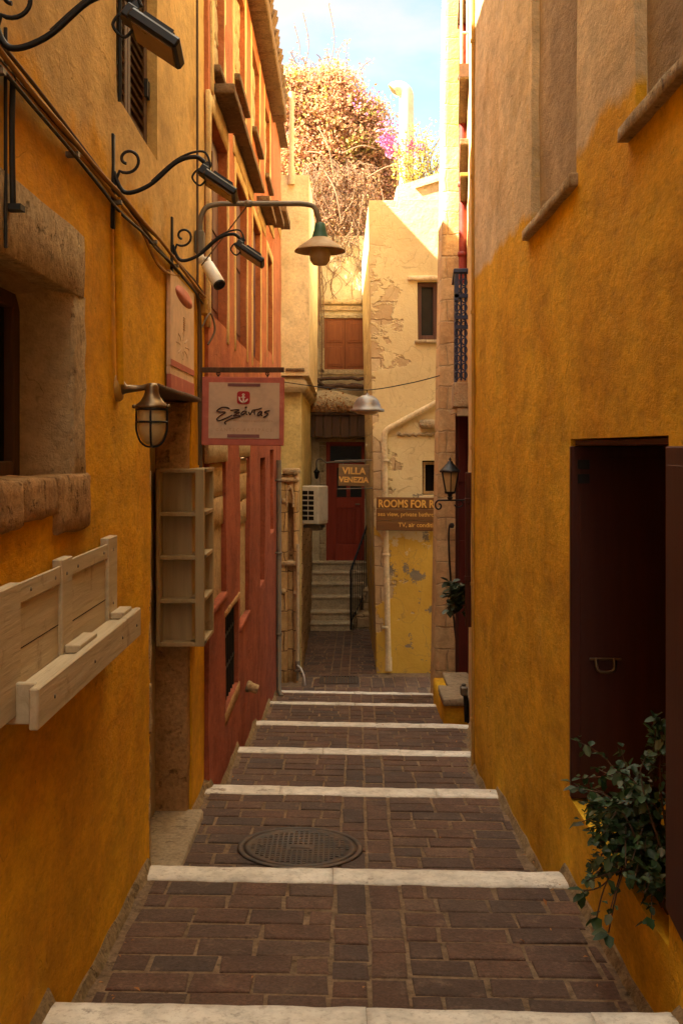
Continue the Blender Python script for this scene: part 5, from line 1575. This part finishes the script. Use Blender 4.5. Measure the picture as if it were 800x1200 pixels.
# CCTV camera
cc = empty('security_camera', (-.77, 6.35, .95), 'white bullet security camera on the corner under the street lamp', 'camera')
CM = Matrix.Translation((px(250, 6.3), 6.3, pz(322, 6.3))) @ Matrix.Rotation(R(32), 4, 'Y').inverted() @ Matrix.Rotation(R(-26), 4, 'X')
b = MB(); b.lathe([(.001, .09), (.03, .088), (.038, .08), (.038, -.075), (.034, -.08)], (0, 0, 0), 20, CM); b.build('body', M['white_plastic'], cc)
b = MB(); b.lathe([(.036, -.078), (.037, -.092), (.030, -.092), (.028, -.082), (.001, -.08)], (0, 0, 0), 20, CM); b.build('lens_hood', M['black_plastic'], cc)
b = MB(); b.tube([(XL+.0, 6.36, pz(303, 6.35)), (XL+.06, 6.36, pz(303, 6.35)), (px(245, 6.3), 6.32, pz(308, 6.3)), (px(249, 6.3), 6.3, pz(318, 6.3))], .014, 8); b.lathe([(.001, .03), (.03, .028), (.03, 0)], (0, 0, 0), 14, Matrix.Translation((XL, 6.36, pz(303, 6.35))) @ Matrix.Rotation(PI/2, 4, 'Y')); b.build('mount', M['white_plastic'], cc)
b = MB(); b.box(XL, XL+.05, 6.34, 6.42, pz(368, 6.35), pz(350, 6.35), ch=.006); b.box(XL+.05, XL+.054, 6.36, 6.40, pz(362, 6.35), pz(356, 6.35))
b.build('junction_box', M['ochre_paint'], label='small ochre painted junction box below the white camera', cat='junction box')

# hanging steel dome lamp on a cable across the lane
hl = empty('hanging_lamp', (px(430, 13.9), 13.9, .4), 'grey spun steel dome lamp hung from a cable across the lane', 'lamp')
hx, hd = px(430, 13.9), 13.9
zt = pz(463.5, hd); zb_ = pz(485, hd)
b = MB(); b.lathe([(.018, zt+.035), (.022, zt+.01), (.07, zt-.002), (.115, zt-.025), (.15, zt-.065), (.172, zt-.115), (.185, zt-.165), (.222, zt-.18), (.228, zt-.205), (.215, zt-.21), (.17, zt-.18)], (hx, hd, 0), 30); b.build('shade', M['steel'], hl)
b = MB(); b.lathe([(.16, zt-.2), (.13, zt-.235), (.06, zt-.25), (.001, zt-.252)], (hx, hd, 0), 20); b.build('lamp_glass', M['globe'], hl)
b = MB(); b.tube([(hx, hd, zt+.02), (hx, hd, pz(457, hd))], .007, 6); b.build('hanger', M['black'], hl)
b = MB(); b.tube(bez([(XR, 14.2, pz(447, 14.2)), (px(380, 14.0), 14.0, pz(454, 14)), (hx, hd, pz(457, hd)), (px(480, 13.6), 13.6, pz(449, 13.6)), (1.22, 13.2, pz(440, 13.2))], 8), .007, 6)
b.build('span_cable', M['cable_black'], label='thin dark cable stretched across the lane holding the dome lamp', cat='cable')

# ---------------------------------------------------------------- vegetation over the back roofs
random.seed(3)
bg = empty('bougainvillea', (-.3, 21.6, 4.0), 'huge dry golden brown bougainvillea tumbling over the roof of the back house', 'bougainvillea')
lf = MB(); tw = MB(); grn = MB()
def blob(c, r, n):
    out = []
    for _ in range(n):
        v = Vector((random.gauss(0, 1), random.gauss(0, 1), random.gauss(0, 1))).normalized()*(random.random()**.45)
        out.append(Vector((c[0]+v.x*r[0], c[1]+v.y*r[1], c[2]+v.z*r[2])))
    return out
BD = 21.6
def bp(x, y, d=BD): return P(x, y, d)
blobs = [((352, 130), .55, 900), ((385, 130), .75, 1700), ((405, 165), .85, 1900), ((375, 185), .85, 1800), ((350, 190), .55, 900), ((420, 215), .75, 1500), ((395, 235), .75, 1300), ((440, 190), .5, 500), ((425, 140), .5, 450), ((368, 105), .5, 400), ((445, 235), .45, 500), ((355, 100), .35, 150), ((395, 100), .45, 260), ((460, 215), .35, 220), ((340, 110), .5, 400), ((372, 240), .5, 900), ((400, 262), .5, 800), ((425, 255), .45, 700), ((350, 225), .4, 500), ((385, 212), .6, 900), ((438, 262), .3, 300)]
centers = []
for (xy, r_, n_) in blobs:
    c = bp(*xy); 
    for p in blob(c, (r_, r_*1.0, r_*.85), 9): centers.append(p)
    # clumped leaves
    for _ in range(max(26, n_//7)):
        cc_ = blob(c, (r_*1.05, r_, r_*.9), 1)[0]
        k_ = 45
        pts = [cc_ + Vector((random.gauss(0, .13), random.gauss(0, .13), random.gauss(0, .10))) for _ in range(k_)]
        leaves(lf if random.random() > .07 else grn, pts, .078, 0, .65)
# sparse sprays at the top
for _ in range(12):
    a = bp(rnd(336, 420), rnd(75, 105)); 
    q = a + Vector((rnd(-.3, .3), 0, rnd(.2, .7)))
    path = bez([a-Vector((0, 0, .4)), a.lerp(q, .5)+Vector((rnd(-.1, .1), 0, 0)), q], 5); tw.tube(path, .006, 4)
    leaves(lf, [pt + Vector((rnd(-.06, .06), rnd(-.06, .06), rnd(-.06, .06))) for pt in path for _ in range(3)], .055, 0)
for (xs, ys_) in ((385, 5), (355, 15), (345, 30)):
    a = bp(xs-4, 95); q = bp(xs, ys_); path = bez([a, a.lerp(q, .5)+Vector((.15, 0, 0)), q], 6); tw.tube(path, .007, 4)
    leaves(lf, [pt + Vector((rnd(-.05, .05), 0, rnd(-.05, .05))) for pt in path for _ in range(2)], .045, 0)
# tangled twigs, hanging curtains
for _ in range(420):
    a = random.choice(centers); q = a + Vector((rnd(-.5, .5), rnd(-.4, .2), rnd(-.7, .35)))
    tw.tube(bez([a, a.lerp(q, .5)+Vector((rnd(-.15, .15), rnd(-.1, .1), rnd(0, .2))), q], 4), rnd(.004, .009), 4)
for xy, r_ in (((362, 232), .30), ((385, 225), .40), ((410, 240), .36), ((395, 258), .34), ((425, 262), .25), ((372, 256), .28), ((440, 240), .25)):
    for _ in range(16):
        cc_ = blob(bp(*xy, 20.95), (r_*1.2, .25, r_*.9), 1)[0]
        leaves(lf, [cc_ + Vector((random.gauss(0, .10), random.gauss(0, .08), random.gauss(0, .09))) for _ in range(34)], .06, 0, .5)
for _ in range(300):
    x = rnd(350, 434); y = rnd(185, 260); a = bp(x, y, rnd(20.4, 20.9)); L = rnd(.2, 1.0)
    if pz(y, 20.5)-L < 3.9: L = max(.25, pz(y, 20.5)-3.9+rnd(0, .25))
    q = a + Vector((rnd(-.4, .45), rnd(-.15, 0), -L))
    path = bez([a, a.lerp(q, .5)+Vector((rnd(-.12, .12), rnd(-.12, .05), rnd(-.1, .1))), q], 5); tw.tube(path, rnd(.004, .008), 4)
    leaves(lf if random.random() < .7 else tw, [pt + Vector((rnd(-.05, .05), rnd(-.05, .05), rnd(-.05, .05))) for pt in path for _ in range(2)], .05, 0, .4)
for (x0, y0, x1, y1) in ((372, 148, 392, 212), (360, 178, 386, 196), (400, 180, 440, 175), (380, 200, 400, 262), (430, 208, 470, 196)):
    a = bp(x0, y0, 20.4); q = bp(x1, y1, 20.3); tw.tube(bez([a, a.lerp(q, .5)+Vector((.05, -.1, .08)), q], 6), .013, 5)
tw.build('twigs', M['twig'], bg); lf.build('dry_leaves', M['dry'], bg); grn.build('green_leaves', M['yleaf'], bg)
b = MB(); pp = []
for (xy, r_, n_) in (((452, 165), .17, 150), ((462, 178), .17, 150), ((480, 172), .22, 160), ((455, 150), .22, 60), ((490, 176), .2, 70), ((430, 120), .35, 40)):
    pp += blob(P(*xy, 17.5), (r_, r_*.5, r_*.8), n_)
leaves(b, pp, .05, 0, .8); b.build('magenta_flowers', M['pinkfl'], bg)
yt = empty('yellow_shrub', (1.4, 17.4, 3.75), 'loose yellow green leafy shrub against the sky above the patched house', 'shrub')
lf = MB(); tw = MB()
for _ in range(46):
    root = P(rnd(474, 515), 250, 17.4); tgt = P(rnd(458, 532), rnd(142, 205), 17.4+rnd(-.3, .3))
    path = bez([root, root.lerp(tgt, .5)+Vector((rnd(-.15, .15), 0, rnd(0, .15))), tgt], 6); tw.tube(path, [.010-.006*k/len(path) for k in range(len(path))], 5)
    for pt in path[3:]: leaves(lf, [pt + Vector((rnd(-.10, .10), rnd(-.1, .1), rnd(-.08, .08))) for _ in range(4)], .055, 0, .6)
tw.build('stems', M['twig'], yt); lf.build('foliage', M['yleaf'], yt)
# creeper on the back wall
cr = MB()
random.seed(9)
for _ in range(26):
    x = rnd(378, 432); a = P(x, rnd(275, 285), 20.52); q = P(x+rnd(-22, 22), rnd(300, 358), 20.55)
    cr.tube(bez([a, a.lerp(q, .4)+Vector((rnd(-.25, .25), 0, rnd(-.1, .1))), a.lerp(q, .75)+Vector((rnd(-.2, .2), 0, 0)), q], 6), rnd(.004, .008), 4)
for _ in range(9):
    x = rnd(368, 376); a = P(x, 300, 20.5); q = P(x+rnd(-4, 4), rnd(380, 455), 20.5); cr.tube(bez([a, a.lerp(q, .5)+Vector((rnd(-.06, .06), -.02, 0)), q], 6), .012, 5)
cr.build('dry_creeper', M['twig'], label='bare brown creeper stems clinging to the back wall above the rust brown shutters', cat='creeper')

random.seed(17)
b = MB()
for _ in range(150):
    tr = random.choice(TR[1:7]); d = rnd(tr[0]+.1, tr[1]-.05); sd = random.random()
    x = left_x(d)+abs(random.gauss(.05, .10)) if sd < .5 else right_x(d)-abs(random.gauss(.05, .10))
    if random.random() < .15: x = rnd(-.7, .8)
    leaves(b, [Vector((x, d, tz(tr, x, d)+.008))], rnd(.012, .03), 1.0, .5, .5)
b.build('fallen_leaves', M['moss'], label='scatter of small dry leaves and grit along the wall foot', cat='dead leaves', kind='stuff')

# ---------------------------------------------------------------- sky, sun, camera
W = bpy.data.worlds.new('World'); S.world = W; W.use_nodes = True
nt = W.node_tree; nt.nodes.clear()
wo = nt.nodes.new('ShaderNodeOutputWorld'); bgn = nt.nodes.new('ShaderNodeBackground'); sky = nt.nodes.new('ShaderNodeTexSky')
sky.sky_type = 'NISHITA'; sky.sun_disc = False
AZ = R(74); EL = math.atan(1.07*math.sin(AZ))
sdir = Vector((-math.sin(AZ)*math.cos(EL), -math.cos(AZ)*math.cos(EL), math.sin(EL)))
sky.sun_elevation = EL; sky.sun_rotation = math.atan2(sdir.x, sdir.y)
sky.dust_density = .6; sky.ozone_density = 1.5; sky.air_density = .75
def wn(t_, **kw):
    nd = nt.nodes.new(t_)
    for k, v in kw.items(): setattr(nd, k, v)
    return nd
tc = wn('ShaderNodeTexCoord')
def cloud(scale, loc, nscale, lo, hi, detail=8):
    mp = wn('ShaderNodeMapping'); mp.inputs['Scale'].default_value = scale; mp.inputs['Location'].default_value = loc
    nt.links.new(tc.outputs['Generated'], mp.inputs[0])
    nz = wn('ShaderNodeTexNoise'); nz.inputs['Scale'].default_value = nscale; nz.inputs['Detail'].default_value = detail; nz.inputs['Roughness'].default_value = .55
    nt.links.new(mp.outputs[0], nz.inputs['Vector'])
    mr = wn('ShaderNodeMapRange', interpolation_type='SMOOTHSTEP'); mr.inputs['From Min'].default_value = lo; mr.inputs['From Max'].default_value = hi
    nt.links.new(nz.outputs[0], mr.inputs['Value']); return mr.outputs[0]
low = cloud((2.2, 2.2, 4.5), (.3, .1, .55), 1.5, .36, .60)      # soft drifts near the roofs
high = cloud((1.6, 1.6, 1.2), (3.1, 1.7, .2), 1.3, .25, .62)    # bright veil added overhead, out of view, as fill light for the lane
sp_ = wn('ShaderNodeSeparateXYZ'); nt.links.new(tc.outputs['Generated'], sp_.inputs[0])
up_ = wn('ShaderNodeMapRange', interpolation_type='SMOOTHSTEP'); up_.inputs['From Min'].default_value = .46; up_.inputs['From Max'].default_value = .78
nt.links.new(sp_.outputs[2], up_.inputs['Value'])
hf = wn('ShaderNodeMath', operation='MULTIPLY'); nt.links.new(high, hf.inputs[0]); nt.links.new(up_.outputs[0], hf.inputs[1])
lf_ = wn('ShaderNodeMath', operation='MULTIPLY'); nt.links.new(low, lf_.inputs[0]); lf_.inputs[1].default_value = .85
m1 = wn('ShaderNodeMix', data_type='RGBA'); m1.inputs[7].default_value = (2.0, 1.9, 1.9, 1)
nt.links.new(lf_.outputs[0], m1.inputs[0]); nt.links.new(sky.outputs[0], m1.inputs[6])
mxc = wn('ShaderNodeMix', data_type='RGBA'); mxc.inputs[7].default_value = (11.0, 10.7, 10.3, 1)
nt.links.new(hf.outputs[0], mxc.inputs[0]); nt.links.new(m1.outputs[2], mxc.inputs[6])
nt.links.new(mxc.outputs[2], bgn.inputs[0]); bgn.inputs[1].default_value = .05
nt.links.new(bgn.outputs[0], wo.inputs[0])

sl_ = bpy.data.lights.new('Sun', 'SUN'); sl_.energy = 4.3; sl_.angle = R(.53); sl_.color = (1.0, .93, .80)
so = bpy.data.objects.new('Sun', sl_); COL.objects.link(so); so.rotation_euler = sdir.to_track_quat('Z', 'Y').to_euler()

cam = bpy.data.cameras.new('Camera'); co = bpy.data.objects.new('Camera', cam); COL.objects.link(co)
cam.sensor_fit = 'VERTICAL'; cam.sensor_height = 36; cam.lens = 36*F/1200.0; cam.shift_y = -75/1200.0
cam.clip_start = .05; cam.clip_end = 500
co.location = (0, 0, 0); co.rotation_euler = (PI/2, 0, 0)
S.camera = co
S.view_settings.view_transform = 'Standard'; S.view_settings.look = 'None'
S.view_settings.exposure = 3.42
S.view_settings.use_white_balance = True; S.view_settings.white_balance_temperature = 7500; S.view_settings.white_balance_tint = 4; S.view_settings.gamma = 1.0
S.render.film_transparent = False
c = S.cycles
c.use_denoising = True
c.max_bounces = 14; c.diffuse_bounces = 10; c.glossy_bounces = 3; c.transmission_bounces = 4; c.sample_clamp_indirect = 8
